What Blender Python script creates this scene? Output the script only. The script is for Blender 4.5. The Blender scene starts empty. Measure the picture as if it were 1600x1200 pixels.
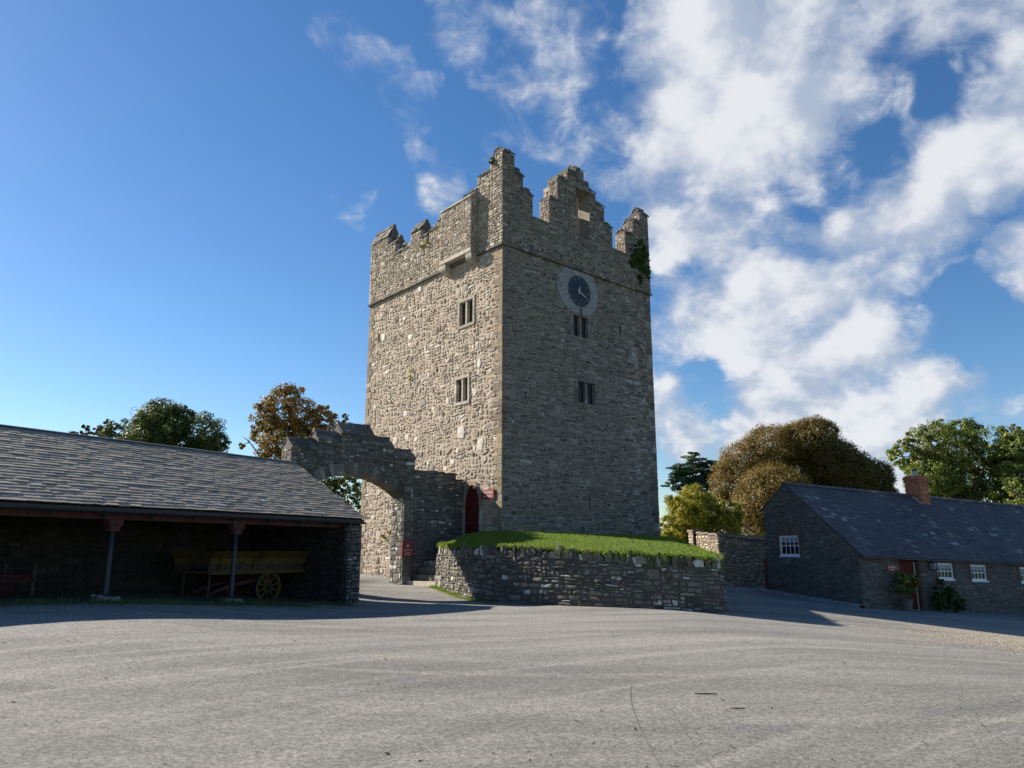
import bpy, math, random
import numpy as np
from mathutils import Vector, noise, Matrix

sc = bpy.context.scene
COL = sc.collection
R = math.radians

# ------------------------------------------------------------------ camera
cam_d = bpy.data.cameras.new("camera")
cam = bpy.data.objects.new("camera", cam_d)
COL.objects.link(cam)
cam.location = (0, 0, 1.6)
cam.rotation_euler = (R(90 + 12.8), 0, 0)
cam_d.sensor_fit = 'HORIZONTAL'
cam_d.sensor_width = 36
cam_d.lens = 26
cam_d.clip_start = 0.1
cam_d.clip_end = 6000
sc.camera = cam

# ------------------------------------------------------------------ light, sky, exposure
SUN_EL = 30.0
SUN_H = Vector((-0.887, 0.4617, 0)).normalized()            # horizontal direction towards the sun
SUN = Vector((SUN_H.x * math.cos(R(SUN_EL)), SUN_H.y * math.cos(R(SUN_EL)), math.sin(R(SUN_EL))))
sun_d = bpy.data.lights.new("sun", 'SUN')
sun_d.energy = 5.0
sun_d.angle = R(0.53)
sun_d.color = (1.0, 0.91, 0.78)
sun = bpy.data.objects.new("sun", sun_d)
COL.objects.link(sun)
sun.rotation_euler = SUN.to_track_quat('Z', 'Y').to_euler()
sun.location = (-40, 15, 40)

sc.view_settings.view_transform = 'Standard'
sc.view_settings.look = 'None'
sc.view_settings.gamma = 1.0
sc.view_settings.exposure = 1.2
sc.view_settings.use_curve_mapping = False
sc.cycles.use_adaptive_sampling = True
sc.cycles.max_bounces = 6
sc.cycles.transparent_max_bounces = 8

world = bpy.data.worlds.new("World")
sc.world = world
world.use_nodes = True
wt = world.node_tree
wt.nodes.clear()


class NT:
    """small helper for building node trees"""
    def __init__(self, tree):
        self.t = tree

    def n(self, kind, **kw):
        nd = self.t.nodes.new(kind)
        for k, v in kw.items():
            setattr(nd, k, v)
        return nd

    def put(self, sock, v):
        if isinstance(v, bpy.types.NodeSocket):
            self.t.links.new(v, sock)
        elif v is not None:
            sock.default_value = v

    def math(self, op, a, b=None, c=None, clamp=False):
        nd = self.n('ShaderNodeMath', operation=op, use_clamp=clamp)
        self.put(nd.inputs[0], a)
        self.put(nd.inputs[1], b)
        self.put(nd.inputs[2], c)
        return nd.outputs[0]

    def vmath(self, op, a, b=None):
        nd = self.n('ShaderNodeVectorMath', operation=op)
        self.put(nd.inputs[0], a)
        self.put(nd.inputs[1], b)
        return nd.outputs['Value'] if op in ('DOT_PRODUCT', 'LENGTH') else nd.outputs['Vector']

    def step(self, x, a, b, lo=0.0, hi=1.0):
        nd = self.n('ShaderNodeMapRange', interpolation_type='SMOOTHSTEP')
        self.put(nd.inputs['Value'], x)
        self.put(nd.inputs['From Min'], a)
        self.put(nd.inputs['From Max'], b)
        self.put(nd.inputs['To Min'], lo)
        self.put(nd.inputs['To Max'], hi)
        return nd.outputs['Result']

    def noise(self, vec, scale, detail=4.0, rough=0.55, dist=0.0):
        nd = self.n('ShaderNodeTexNoise')
        self.put(nd.inputs['Vector'], vec)
        nd.inputs['Scale'].default_value = scale
        nd.inputs['Detail'].default_value = detail
        nd.inputs['Roughness'].default_value = rough
        nd.inputs['Distortion'].default_value = dist
        return nd.outputs['Fac'], nd.outputs['Color']

    def mix(self, fac, a, b, mode='MIX'):
        nd = self.n('ShaderNodeMix', data_type='RGBA', blend_type=mode)
        self.put(nd.inputs[0], fac)
        self.put(nd.inputs[6], a if not isinstance(a, tuple) else a + (1,) * (4 - len(a)))
        self.put(nd.inputs[7], b if not isinstance(b, tuple) else b + (1,) * (4 - len(b)))
        return nd.outputs[2]

    def ramp(self, fac, cols, interp='LINEAR'):
        nd = self.n('ShaderNodeValToRGB')
        cr = nd.color_ramp
        cr.interpolation = interp
        while len(cr.elements) < len(cols):
            cr.elements.new(0.5)
        for i, c in enumerate(cols):
            cr.elements[i].position = i / max(1, len(cols) - (0 if interp == 'CONSTANT' else 1))
            cr.elements[i].color = tuple(c) + (1,)
        self.put(nd.inputs[0], fac)
        return nd.outputs[0]

    def xyz(self, vec):
        nd = self.n('ShaderNodeSeparateXYZ')
        self.put(nd.inputs[0], vec)
        return nd.outputs

    def scale(self, vec, s):
        nd = self.n('ShaderNodeVectorMath', operation='MULTIPLY')
        self.put(nd.inputs[0], vec)
        nd.inputs[1].default_value = s
        return nd.outputs[0]


w = NT(wt)
sky = w.n('ShaderNodeTexSky', sky_type='NISHITA')
sky.sun_disc = False
sky.sun_elevation = R(SUN_EL)
sky.sun_rotation = math.atan2(SUN_H.x, SUN_H.y)
sky.altitude = 10
sky.air_density = 1.0
sky.dust_density = 0.15
sky.ozone_density = 3.0
dirv = w.n('ShaderNodeTexCoord').outputs['Generated']
# the clouds: soft masses at (azimuth, elevation, radius) in degrees, broken up by noise
CLOUDS = [(18, 35.2, 7.2, .9), (24.1, 35.4, 8.0, .95), (21.1, 30.1, 9.0, .95), (15.8, 26.5, 6.2, .75), (26.2, 21.4, 7.6, .9),
          (21.5, 18.9, 7.8, .85), (26.3, 14.7, 6.0, .85), (15.1, 16.2, 5.4, .66), (21.7, 11.0, 6.6, 1.0), (28, 10.9, 4.8, .95),
          (13.8, 10.5, 4.0, .72), (33.9, 32, 6.8, .8), (36.2, 26.7, 6.4, .75), (31.7, 25.4, 5.2, .8), (36.3, 34.3, 6.0, .7),
          (36.6, 18.0, 3.4, .9), (32.9, 10.4, 3.2, .55), (30.8, 20.2, 3.4, .75), (19.2, 7.4, 4.4, .85), (25, 6.0, 5, .75),
          (-15, 36.9, 2.4, 0.34), (-12.8, 36.1, 2.4, 0.42), (-10.8, 35.3, 2.4, 0.42), (-9.1, 34.0, 2.6, 0.40), (-7.9, 31.2, 2.0, 0.29),
          (-7.1, 29.5, 2.2, 0.37), (-6.2, 27.7, 2.4, 0.37), (-14.2, 27.8, 2.0, 0.30), (-13.3, 26.5, 1.8, 0.30), (-3.6, 38.4, 3.6, 0.42),
          (-1.1, 36.4, 3.2, 0.42), (0, 35.0, 2.4, 0.40), (4.2, 39, 3.8, 0.42), (3.4, 36.2, 3.4, 0.44), (2.9, 33.6, 2.8, 0.37),
          (3.3, 31.2, 2.2, 0.32), (-0.3, 32.4, 2.0, 0.29), (7.2, 34.7, 2.6, 0.27), (6.6, 30.4, 3.2, 0.29), (10.2, 28.4, 4.4, 0.39),
          (-2.5, 29.8, 2.2, 0.24), (8.6, 31.6, 2.6, 0.25),
          # the same bank of cloud goes on outside the frame to the right
          (43, 30, 8, .8), (27, 47, 7, .7)]
HOLES = [(29.6, 28.8, 4.0, .42), (27.0, 26.0, 2.8, .26), (22.8, 25.8, 2.2, .34), (15.8, 12.0, 2.4, .4), (34.8, 30.0, 2.6, .4), (21.6, 22.6, 2.6, .34), (33, 15, 4, .4)]


def azel(a, e):
    return (math.sin(R(a)) * math.cos(R(e)), math.cos(R(a)) * math.cos(R(e)), math.sin(R(e)))


wf, wc = w.noise(dirv, 7.0, 3.0, .6)
warp = w.vmath('ADD', dirv, w.scale(w.vmath('SUBTRACT', wc, (0.5, 0.5, 0.5)), (.10, .10, .10)))
warp = w.vmath('NORMALIZE', warp)
mask = None
for a, e, r, amp in CLOUDS:
    b = w.step(w.vmath('DOT_PRODUCT', warp, azel(a, e)), math.cos(R(r * 1.35)), math.cos(R(r * .15)), 0.0, amp)
    mask = b if mask is None else w.math('SMOOTH_MAX', mask, b, .12)
for a, e, r, amp in HOLES:
    b = w.step(w.vmath('DOT_PRODUCT', warp, azel(a, e)), math.cos(R(r * 1.5)), math.cos(R(r * .2)), 0.0, amp)
    mask = w.math('SUBTRACT', mask, b)
dx_, dy_, dz_ = w.xyz(dirv)


def sheet(ox=0.0, oy=0.0):
    """cloud layer coordinates: the sky direction laid out on a level sheet"""
    k = w.math('DIVIDE', 1.0, w.math('ADD', w.math('MAXIMUM', dz_, -.05), .60))
    c = w.n('ShaderNodeCombineXYZ')
    w.put(c.inputs[0], w.math('ADD', w.math('MULTIPLY', dx_, k), ox))
    w.put(c.inputs[1], w.math('ADD', w.math('MULTIPLY', dy_, k), oy))
    c.inputs[2].default_value = 1.7
    return c.outputs[0]


cs0 = sheet()
f1, _ = w.noise(cs0, 7.6, 9.0, .52, .15)
f1b, _ = w.noise(sheet(SUN_H.x * .035, SUN_H.y * .035 - .02), 7.6, 5.0, .52, .15)
f2, _ = w.noise(cs0, 26.0, 6.0, .62, .4)
famp = w.step(mask, .25, .75, 1.25, .5)
fsum = w.math('ADD', w.math('MULTIPLY', w.math('SUBTRACT', f1, .5), 2.0), w.math('MULTIPLY', w.math('SUBTRACT', f2, .5), famp))
dens = w.math('ADD', mask, fsum)
dens = w.math('MULTIPLY', dens, w.step(mask, .02, .35))
alpha = w.step(dens, .17, .84)
alpha = w.math('MULTIPLY', alpha, .93)
body, _ = w.noise(warp, 10.0, 6.0, .55)
shade = w.step(w.math('ADD', w.math('ADD', dens, w.math('MULTIPLY', w.math('SUBTRACT', f1, f1b), 3.0)), w.math('MULTIPLY', w.math('SUBTRACT', body, .5), 1.5)), .30, 1.25)
ccol = w.mix(shade, (3.9, 4.55, 5.7), (7.4, 7.5, 7.75))
skyc = w.n('ShaderNodeHueSaturation')
skyc.inputs['Saturation'].default_value = 1.22
skyc.inputs['Hue'].default_value = 0.503
skyc.inputs['Value'].default_value = 1.2
wt.links.new(sky.outputs[0], skyc.inputs['Color'])
final = w.mix(alpha, skyc.outputs[0], ccol)
bg = w.n('ShaderNodeBackground')
bg.inputs['Strength'].default_value = 0.05
wt.links.new(final, bg.inputs['Color'])
wo = w.n('ShaderNodeOutputWorld')
wt.links.new(bg.outputs[0], wo.inputs['Surface'])

# ------------------------------------------------------------------ materials
MATS = {}


def new_mat(name):
    m = bpy.data.materials.new(name)
    m.use_nodes = True
    m.node_tree.nodes.clear()
    return m, NT(m.node_tree)


def finish(m, t, col, rough=.85, bump=None, bdist=.01, bstr=.6, metal=0.0, spec=.3):
    p = t.n('ShaderNodeBsdfPrincipled')
    t.put(p.inputs['Base Color'], col if not isinstance(col, tuple) else col + (1,))
    t.put(p.inputs['Roughness'], rough)
    p.inputs['Metallic'].default_value = metal
    p.inputs['Specular IOR Level'].default_value = spec
    if bump is not None:
        b = t.n('ShaderNodeBump')
        b.inputs['Distance'].default_value = bdist
        b.inputs['Strength'].default_value = bstr
        t.put(b.inputs['Height'], bump)
        m.node_tree.links.new(b.outputs[0], p.inputs['Normal'])
    o = t.n('ShaderNodeOutputMaterial')
    m.node_tree.links.new(p.outputs[0], o.inputs['Surface'])
    return m


def stone_mat(name, pal, lichen=.5, lcol=(.58, .57, .51), dark=.6, fine=28.0, moss=0.0, rough=.9, lsc=3.2):
    m, t = new_mat(name)
    pos = t.n('ShaderNodeNewGeometry').outputs['Position']
    at = t.n('ShaderNodeAttribute', attribute_name='tone')
    r, g, b = t.xyz(at.outputs['Vector'])
    base = t.ramp(r, pal, 'CONSTANT')
    n1, _ = t.noise(pos, 7.0, 6.0, .65)
    n2, _ = t.noise(pos, fine, 5.0, .7)
    v = t.math('ADD', t.math('MULTIPLY', n1, .9), t.math('MULTIPLY', n2, .9))
    v = t.math('MULTIPLY', v, t.math('ADD', .72, t.math('MULTIPLY', b, .5)))
    col = t.mix(1.0, base, t.n('ShaderNodeCombineXYZ').outputs[0], 'MIX') if False else None
    vv = t.n('ShaderNodeCombineColor')
    for i in range(3):
        t.put(vv.inputs[i], v)
    col = t.mix(1.0, base, vv.outputs[0], 'MULTIPLY')
    # stains where damp runs down
    n3, _ = t.noise(t.scale(pos, (1.5, 1.5, .35)), .9, 6.0, .62)
    col = t.mix(t.step(n3, .5, .72, 0.0, dark), col, t.mix(1.0, col, (.45, .45, .47), 'MULTIPLY'))
    # pale lichen, more on some stones
    n4, _ = t.noise(pos, lsc, 8.0, .72)
    n5, _ = t.noise(pos, .55, 3.0, .5)
    lm = t.math('ADD', t.math('ADD', n4, t.math('MULTIPLY', g, .22)), t.math('MULTIPLY', n5, .35))
    lm = t.step(lm, .98 - lichen * .22, 1.06 - lichen * .22, 0.0, .85)
    col = t.mix(lm, col, lcol)
    if moss:
        n6, _ = t.noise(pos, 1.6, 7.0, .7)
        col = t.mix(t.step(n6, .62 - moss * .1, .74 - moss * .1, 0, .8), col, (.055, .07, .02))
    n7, _ = t.noise(pos, 45.0, 6.0, .7)
    h = t.math('ADD', n7, t.math('MULTIPLY', n1, 1.5))
    return finish(m, t, col, rough, h, .02, .75, spec=.25)


def simple_mat(name, col, var=.25, scale=12.0, rough=.7, bstr=.3, bdist=.005, metal=0.0, spec=.4, col2=None, sc2=3.0):
    m, t = new_mat(name)
    pos = t.n('ShaderNodeNewGeometry').outputs['Position']
    n1, _ = t.noise(pos, scale, 6.0, .65)
    c = t.mix(t.step(n1, .3, .7), tuple(x * (1 - var) for x in col), tuple(min(1, x * (1 + var)) for x in col))
    if col2:
        n2, _ = t.noise(pos, sc2, 6.0, .65)
        c = t.mix(t.step(n2, .52, .68), c, col2)
    n3, _ = t.noise(pos, scale * 6, 4.0, .6)
    return finish(m, t, c, rough, n3, bdist, bstr, metal, spec)


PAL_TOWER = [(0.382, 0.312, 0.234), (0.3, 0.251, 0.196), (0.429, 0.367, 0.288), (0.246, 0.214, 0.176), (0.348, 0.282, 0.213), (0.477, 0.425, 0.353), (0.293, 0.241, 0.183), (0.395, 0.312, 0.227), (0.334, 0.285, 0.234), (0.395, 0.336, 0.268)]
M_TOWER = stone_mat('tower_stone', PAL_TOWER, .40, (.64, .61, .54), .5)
PAL_SCHIST_SHADE = [(0.223, 0.191, 0.154), (0.165, 0.145, 0.121), (0.273, 0.236, 0.189), (0.124, 0.114, 0.101), (0.198, 0.166, 0.131), (0.315, 0.278, 0.232), (0.157, 0.130, 0.101), (0.240, 0.191, 0.143)]
M_SCHIST_SHADE = stone_mat('shaded_schist', PAL_SCHIST_SHADE, .36, (.40, .39, .36), .6)  # tower stone darkened: shade of the clock-side wall is in its colour
M_INSHADE = stone_mat('shed_shade_stone', [(.033, .032, .030), (.045, .042, .038), (.027, .026, .024), (.053, .048, .042)], .0, lcol=(.060, .057, .051), dark=.4)  # shade of the shed interior is put into this stone colour
M_QUOIN = stone_mat('brown_sandstone', [(.30, .23, .155), (.25, .19, .13), (.34, .275, .20), (.29, .215, .14), (.24, .19, .14)], .0, dark=.4)
M_SLABS = stone_mat('dark_walling_stone', [(.144, .130, .106), (.198, .180, .144), (.102, .096, .084), (.258, .234, .188), (.162, .144, .115), (.180, .163, .138)], .36, (.624, .612, .552), .55, moss=.25)
M_COTT = stone_mat('cottage_stone', [(.119, .108, .097), (.162, .146, .128), (.091, .085, .083), (.198, .175, .148), (.136, .122, .103)], -.25, (.672, .646, .614), .4)
M_GARD = stone_mat('garden_wall_stone', [(.375, .294, .206), (.300, .237, .169), (.450, .369, .263), (.250, .200, .150), (.400, .325, .237)], .2, dark=.4)
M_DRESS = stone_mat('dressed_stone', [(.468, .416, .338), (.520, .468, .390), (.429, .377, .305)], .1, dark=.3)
M_DRESS_SHADE = stone_mat('shaded_dressed_stone', [(.240, .216, .186), (.276, .246, .210), (.204, .186, .162)], .1, dark=.4)  # dressed stone with shade in its colour, for the clock-side windows
M_BRICK = stone_mat('red_brick', [(.50, .19, .10), (.58, .24, .125), (.42, .155, .085), (.54, .215, .115), (.47, .20, .12)], .0, dark=.2)
M_BRICKD = stone_mat('old_brick', [(.168, .098, .073), (.210, .123, .090), (.140, .087, .070), (.161, .112, .092)], .0, dark=.4)
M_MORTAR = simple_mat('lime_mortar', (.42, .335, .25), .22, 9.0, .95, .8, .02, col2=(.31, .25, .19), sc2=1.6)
M_MORTAR_SHADE = simple_mat('shaded_mortar', (0.244, 0.218, 0.181), .3, 9.0, .95, .8, .02, col2=(0.162, 0.145, 0.126), sc2=1.6)  # mortar darkened to carry the shade of the clock-side wall
M_INSHADEM = simple_mat('shed_shade_mortar', (.033, .030, .027), .3, 9.0, .95, .6, .02)  # mortar inside the shed, darkened to paint in its shade
M_MORTARD = simple_mat('dark_mortar', (.098, .090, .078), .35, 9.0, .95, .8, .02)
M_COTTM = simple_mat('cottage_mortar', (.114, .106, .097), .3, 6.0, .95, .7, .02)
M_CEMENT = simple_mat('pale_cement', (.25, .252, .25), .25, 7.0, .9, .7, .02, col2=(.17, .172, .168), sc2=2.5)
M_COPING = stone_mat('coping_slab', [(.168, .152, .130), (.120, .113, .101), (.204, .186, .156), (.144, .128, .106)], .36, (.504, .492, .444), .5, moss=.2)
M_GLASS = simple_mat('dark_glass', (.012, .014, .018), .2, 4.0, .12, .0, spec=.5)
M_LEADED = simple_mat('old_leaded_glass', (.02, .021, .024), .3, 20.0, .35, .2)
M_WHITE = simple_mat('white_paint', (.72, .73, .74), .06, 8.0, .5, .15)
M_BLIND = simple_mat('pale_blind', (.30, .32, .34), .15, 5.0, .8, .1)
M_REDD = simple_mat('dark_red_paint', (.10, .015, .013), .25, 7.0, .7, .2, spec=.15)
M_REDSIGN = simple_mat('sign_red', (.24, .038, .03), .1, 10.0, .45, .1)
M_MAROON = simple_mat('maroon_timber', (.08, .032, .031), .3, 10.0, .8, .4, spec=.2)
M_RUST = simple_mat('faded_red_machine_paint', (.045, .014, .013), .4, 8.0, .8, .4, spec=.15, col2=(.03, .02, .016))
M_IRON = simple_mat('black_iron', (.022, .023, .026), .3, 14.0, .5, .2, metal=.0)
M_IRONB = simple_mat('grey_blue_iron', (0.032, 0.034, 0.042), .25, 14.0, .5, .2)
M_YELLOW = simple_mat('yellow_cart_paint', (0.101, 0.064, 0.014), .3, 6.0, .8, .4, spec=.2, col2=(0.045, 0.030, 0.012))
M_TIMBER = simple_mat('brown_timber', (.045, .032, .022), .35, 8.0, .8, .4)
M_DIAL = simple_mat('clock_dial_paint', (.010, .011, .016), .2, 9.0, .4, .1)
M_GOLD = simple_mat('pale_gilding', (.52, .46, .34), .2, 20.0, .5, .1)
M_DULL = simple_mat('dull_gilding', (.22, .20, .16), .3, 20.0, .6, .1)
M_LEAD = simple_mat('grey_lead', (.42, .42, .43), .15, 8.0, .6, .2)


def slate_mat(name, pal, lich, lsc=9.0):
    m, t = new_mat(name)
    pos = t.n('ShaderNodeNewGeometry').outputs['Position']
    at = t.n('ShaderNodeAttribute', attribute_name='tone')
    r, g, b = t.xyz(at.outputs['Vector'])
    base = t.ramp(r, pal, 'CONSTANT')
    n1, _ = t.noise(pos, 14.0, 6.0, .7)
    n2, _ = t.noise(pos, 1.1, 4.0, .6)
    v = t.math('MULTIPLY', t.math('ADD', .45, n1), t.math('ADD', .55, t.math('MULTIPLY', n2, .9)))
    v = t.math('MULTIPLY', v, t.math('ADD', .86, t.math('MULTIPLY', b, .28)))
    vv = t.n('ShaderNodeCombineColor')
    for i in range(3):
        t.put(vv.inputs[i], v)
    col = t.mix(1.0, base, vv.outputs[0], 'MULTIPLY')
    n3, _ = t.noise(pos, lsc, 3.0, .6)
    n4, _ = t.noise(pos, .5, 3.0, .5)
    lm = t.step(t.math('ADD', t.math('ADD', t.math('MULTIPLY', n3, .6), t.math('MULTIPLY', g, .42)), t.math('MULTIPLY', n4, .7)), 1.17 - lich, 1.23 - lich, 0, .9)
    col = t.mix(lm, col, (.56, .56, .54))
    n5, _ = t.noise(pos, 30.0, 5.0, .65)
    return finish(m, t, col, t.math('ADD', .55, t.math('MULTIPLY', n1, .3)), n5, .006, .5, spec=.4)


M_SLATE = slate_mat('shed_slate', [(0.31, 0.255, 0.193), (0.329, 0.271, 0.205), (0.287, 0.237, 0.182), (0.352, 0.29, 0.218), (0.3, 0.247, 0.19), (0.317, 0.26, 0.194)], .02)
M_SLATEC = slate_mat('cottage_slate', [(.067, .065, .071), (.077, .074, .077), (.059, .057, .064), (.088, .084, .085), (.070, .067, .070)], .05, 60.0)


def leaf_mat(name, pal, trans=.35):
    m, t = new_mat(name)
    at = t.n('ShaderNodeAttribute', attribute_name='tone')
    r, g, b = t.xyz(at.outputs['Vector'])
    col = t.ramp(r, pal)
    d = t.n('ShaderNodeBsdfPrincipled')
    t.put(d.inputs['Base Color'], col)
    d.inputs['Roughness'].default_value = .55
    d.inputs['Specular IOR Level'].default_value = .3
    tr = t.n('ShaderNodeBsdfTranslucent')
    t.put(tr.inputs['Color'], t.mix(.3, col, (.16, .17, .02)))
    mx = t.n('ShaderNodeMixShader')
    mx.inputs[0].default_value = trans
    m.node_tree.links.new(d.outputs[0], mx.inputs[1])
    m.node_tree.links.new(tr.outputs[0], mx.inputs[2])
    o = t.n('ShaderNodeOutputMaterial')
    m.node_tree.links.new(mx.outputs[0], o.inputs['Surface'])
    return m


M_LDARK = leaf_mat('dark_green_leaf', [(.041, .068, .019), (.065, .105, .027), (.101, .135, .035)])
M_LAUT = leaf_mat('autumn_leaf', [(.07, .085, .022), (.14, .115, .028), (.22, .125, .03), (.30, .16, .036), (.11, .115, .028)])
M_LBROWN = leaf_mat('brown_leaf', [(0.095, 0.077, 0.021), (0.168, 0.115, 0.028), (0.218, 0.128, 0.031), (0.157, 0.125, 0.031), (0.258, 0.152, 0.038)], .35)
M_LCEDAR = leaf_mat('cedar_needle', [(.039, .075, .047), (.058, .111, .065), (.085, .137, .078)], .15)
M_LYEL = leaf_mat('yellow_green_leaf', [(.17, .19, .022), (.29, .28, .03), (.40, .35, .038), (.23, .24, .03)], .45)
M_LGREEN = leaf_mat('mid_green_leaf', [(.072, .116, .026), (.131, .181, .038), (.203, .239, .049), (.275, .261, .058)])
M_LIVY = leaf_mat('ivy_leaf', [(.046, .085, .021), (.065, .117, .029), (.098, .150, .039)], .25)
M_GRASS = leaf_mat('grass_blade', [(.09, .15, .018), (.13, .22, .022), (.18, .27, .03), (.24, .30, .05)], .45)
M_TRUNK = simple_mat('tree_bark', (.10, .08, .06), .4, 5.0, .95, .8, .03)


def turf_mat():
    m, t = new_mat('turf')
    pos = t.n('ShaderNodeNewGeometry').outputs['Position']
    n1, _ = t.noise(pos, 5.0, 6.0, .7)
    n2, _ = t.noise(pos, 50.0, 4.0, .7)
    c = t.mix(t.step(n1, .3, .7), (.05, .085, .016), (.09, .12, .028))
    return finish(m, t, c, .95, n2, .03, .8)


M_TURF = turf_mat()


def ground_mat():
    m, t = new_mat('yard_tarmac')
    pos = t.n('ShaderNodeNewGeometry').outputs['Position']
    x, y, z = t.xyz(pos)
    big, _ = t.noise(t.scale(pos, (.11, .55, 1)), 1.0, 5.0, .6, .6)
    wear, _ = t.noise(t.scale(pos, (.16, 1.5, 1)), 1.0, 6.0, .62, .9)
    med, _ = t.noise(pos, 1.3, 6.0, .65)
    c = t.mix(t.step(big, .33, .68), (.20, .196, .184), (.285, .277, .255))
    c = t.mix(t.step(wear, .50, .72, 0, .55), c, (.36, .34, .29))
    c = t.mix(t.step(med, .48, .75, 0, .45), c, (.165, .163, .16))
    # swept arcs left by turning wheels
    ddx = t.math('SUBTRACT', x, 13.0)
    ddy = t.math('SUBTRACT', y, -5.0)
    rad = t.math('SQRT', t.math('ADD', t.math('MULTIPLY', ddx, ddx), t.math('MULTIPLY', ddy, ddy)))
    rv = t.n('ShaderNodeCombineXYZ')
    t.put(rv.inputs[0], t.math('MULTIPLY', rad, 1.9))
    t.put(rv.inputs[1], t.math('MULTIPLY', t.math('ARCTAN2', ddy, ddx), 1.2))
    arc, _ = t.noise(rv.outputs[0], 1.0, 5.0, .6, .3)
    c = t.mix(t.step(arc, .50, .70, 0, .7), c, (.35, .338, .305))
    c = t.mix(t.step(arc, .50, .28, 0, .45), c, (.165, .162, .156))
    # loose aggregate: fine light and dark chips
    s1, _ = t.noise(pos, 62.0, 3.0, .75)
    s2, _ = t.noise(pos, 27.0, 5.0, .8)
    vo = t.n('ShaderNodeTexVoronoi')
    vo.inputs['Scale'].default_value = 36.0
    t.put(vo.inputs['Vector'], pos)
    vcol = t.xyz(vo.outputs['Color'])[0]
    k = t.math('ADD', t.math('MULTIPLY', s1, .55), t.math('ADD', t.math('MULTIPLY', s2, .55), t.math('MULTIPLY', vcol, .5)))
    kk = t.n('ShaderNodeCombineColor')
    kv = t.math('ADD', -.02, t.math('MULTIPLY', k, 1.18))
    for i in range(3):
        t.put(kk.inputs[i], kv)
    c = t.mix(1.0, c, kk.outputs[0], 'MULTIPLY')
    # tan gravel spread at the right of the yard
    n, _ = t.noise(pos, .6, 5.0, .6)
    gx = t.step(t.math('ADD', x, t.math('MULTIPLY', t.math('SUBTRACT', n, .5), 7.0)), 10.3, 13.5)
    gy = t.step(t.math('ADD', y, t.math('MULTIPLY', t.math('SUBTRACT', n, .5), 6.0)), 15.0, 18.5)
    gy2 = t.step(y, 24.0, 26.5, 1.0, 0.0)
    gm = t.math('MULTIPLY', t.math('MULTIPLY', gx, gy), gy2)
    gr = t.ramp(vcol, [(.22, .19, .15), (.33, .29, .23), (.42, .38, .32), (.28, .245, .20)])
    c = t.mix(t.math('MULTIPLY', gm, .8), c, gr)
    # earth and moss along the shed front and by the gate, fields farther out
    d = t.math('ADD', t.math('MULTIPLY', t.math('ADD', x, 4.75), .839), t.math('MULTIPLY', t.math('SUBTRACT', y, 24), -.545))
    e = t.step(t.math('ADD', d, t.math('MULTIPLY', t.math('SUBTRACT', med, .5), 1.2)), .1, .9, 1.0, 0.0)
    e = t.math('MULTIPLY', e, t.math('MULTIPLY', t.step(x, -6.5, -5.2, 1.0, 0.0), t.step(d, -7.0, -6.0)))
    c = t.mix(t.math('MULTIPLY', e, .85), c, t.mix(t.step(med, .4, .62), (.055, .07, .028), (.10, .085, .06)))
    fld = t.math('MAXIMUM', t.step(y, 44, 46), t.math('MAXIMUM', t.step(x, 44, 46), t.math('MAXIMUM', t.step(x, -24, -26), t.step(y, -30, -32))))
    c = t.mix(fld, c, (.07, .10, .03))
    h = t.math('ADD', t.math('MULTIPLY', s2, 1.0), t.math('MULTIPLY', s1, .6))
    return finish(m, t, c, .9, h, .03, 1.0, spec=.2)


M_GROUND = ground_mat()

# ------------------------------------------------------------------ geometry helpers
OFF = {}


def thing(name, label, cat, loc, group=None):
    o = bpy.data.objects.new(name, None)
    o.empty_display_size = .3
    o.location = loc
    COL.objects.link(o)
    o['label'] = label
    o['category'] = cat
    if group:
        o['group'] = group
    OFF[o] = Vector(loc)
    return o


def tag(o, label, cat, group=None):
    o['label'] = label
    o['category'] = cat
    if group:
        o['group'] = group
    return o


class Fr:
    """wall frame: s along, d outwards, z up (with an optional fall along s)"""
    def __init__(self, o, ang, fall=0.0, flip=False):
        self.o = Vector(o)
        self.u = Vector((math.cos(R(ang)), math.sin(R(ang)), 0))
        self.v = Vector((self.u.y, -self.u.x, 0))
        if flip:
            self.v = -self.v
        self.fall = fall

    def __call__(self, s, d, z):
        p = self.o + self.u * s + self.v * d
        return (p.x, p.y, p.z + z - self.fall * s)


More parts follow.
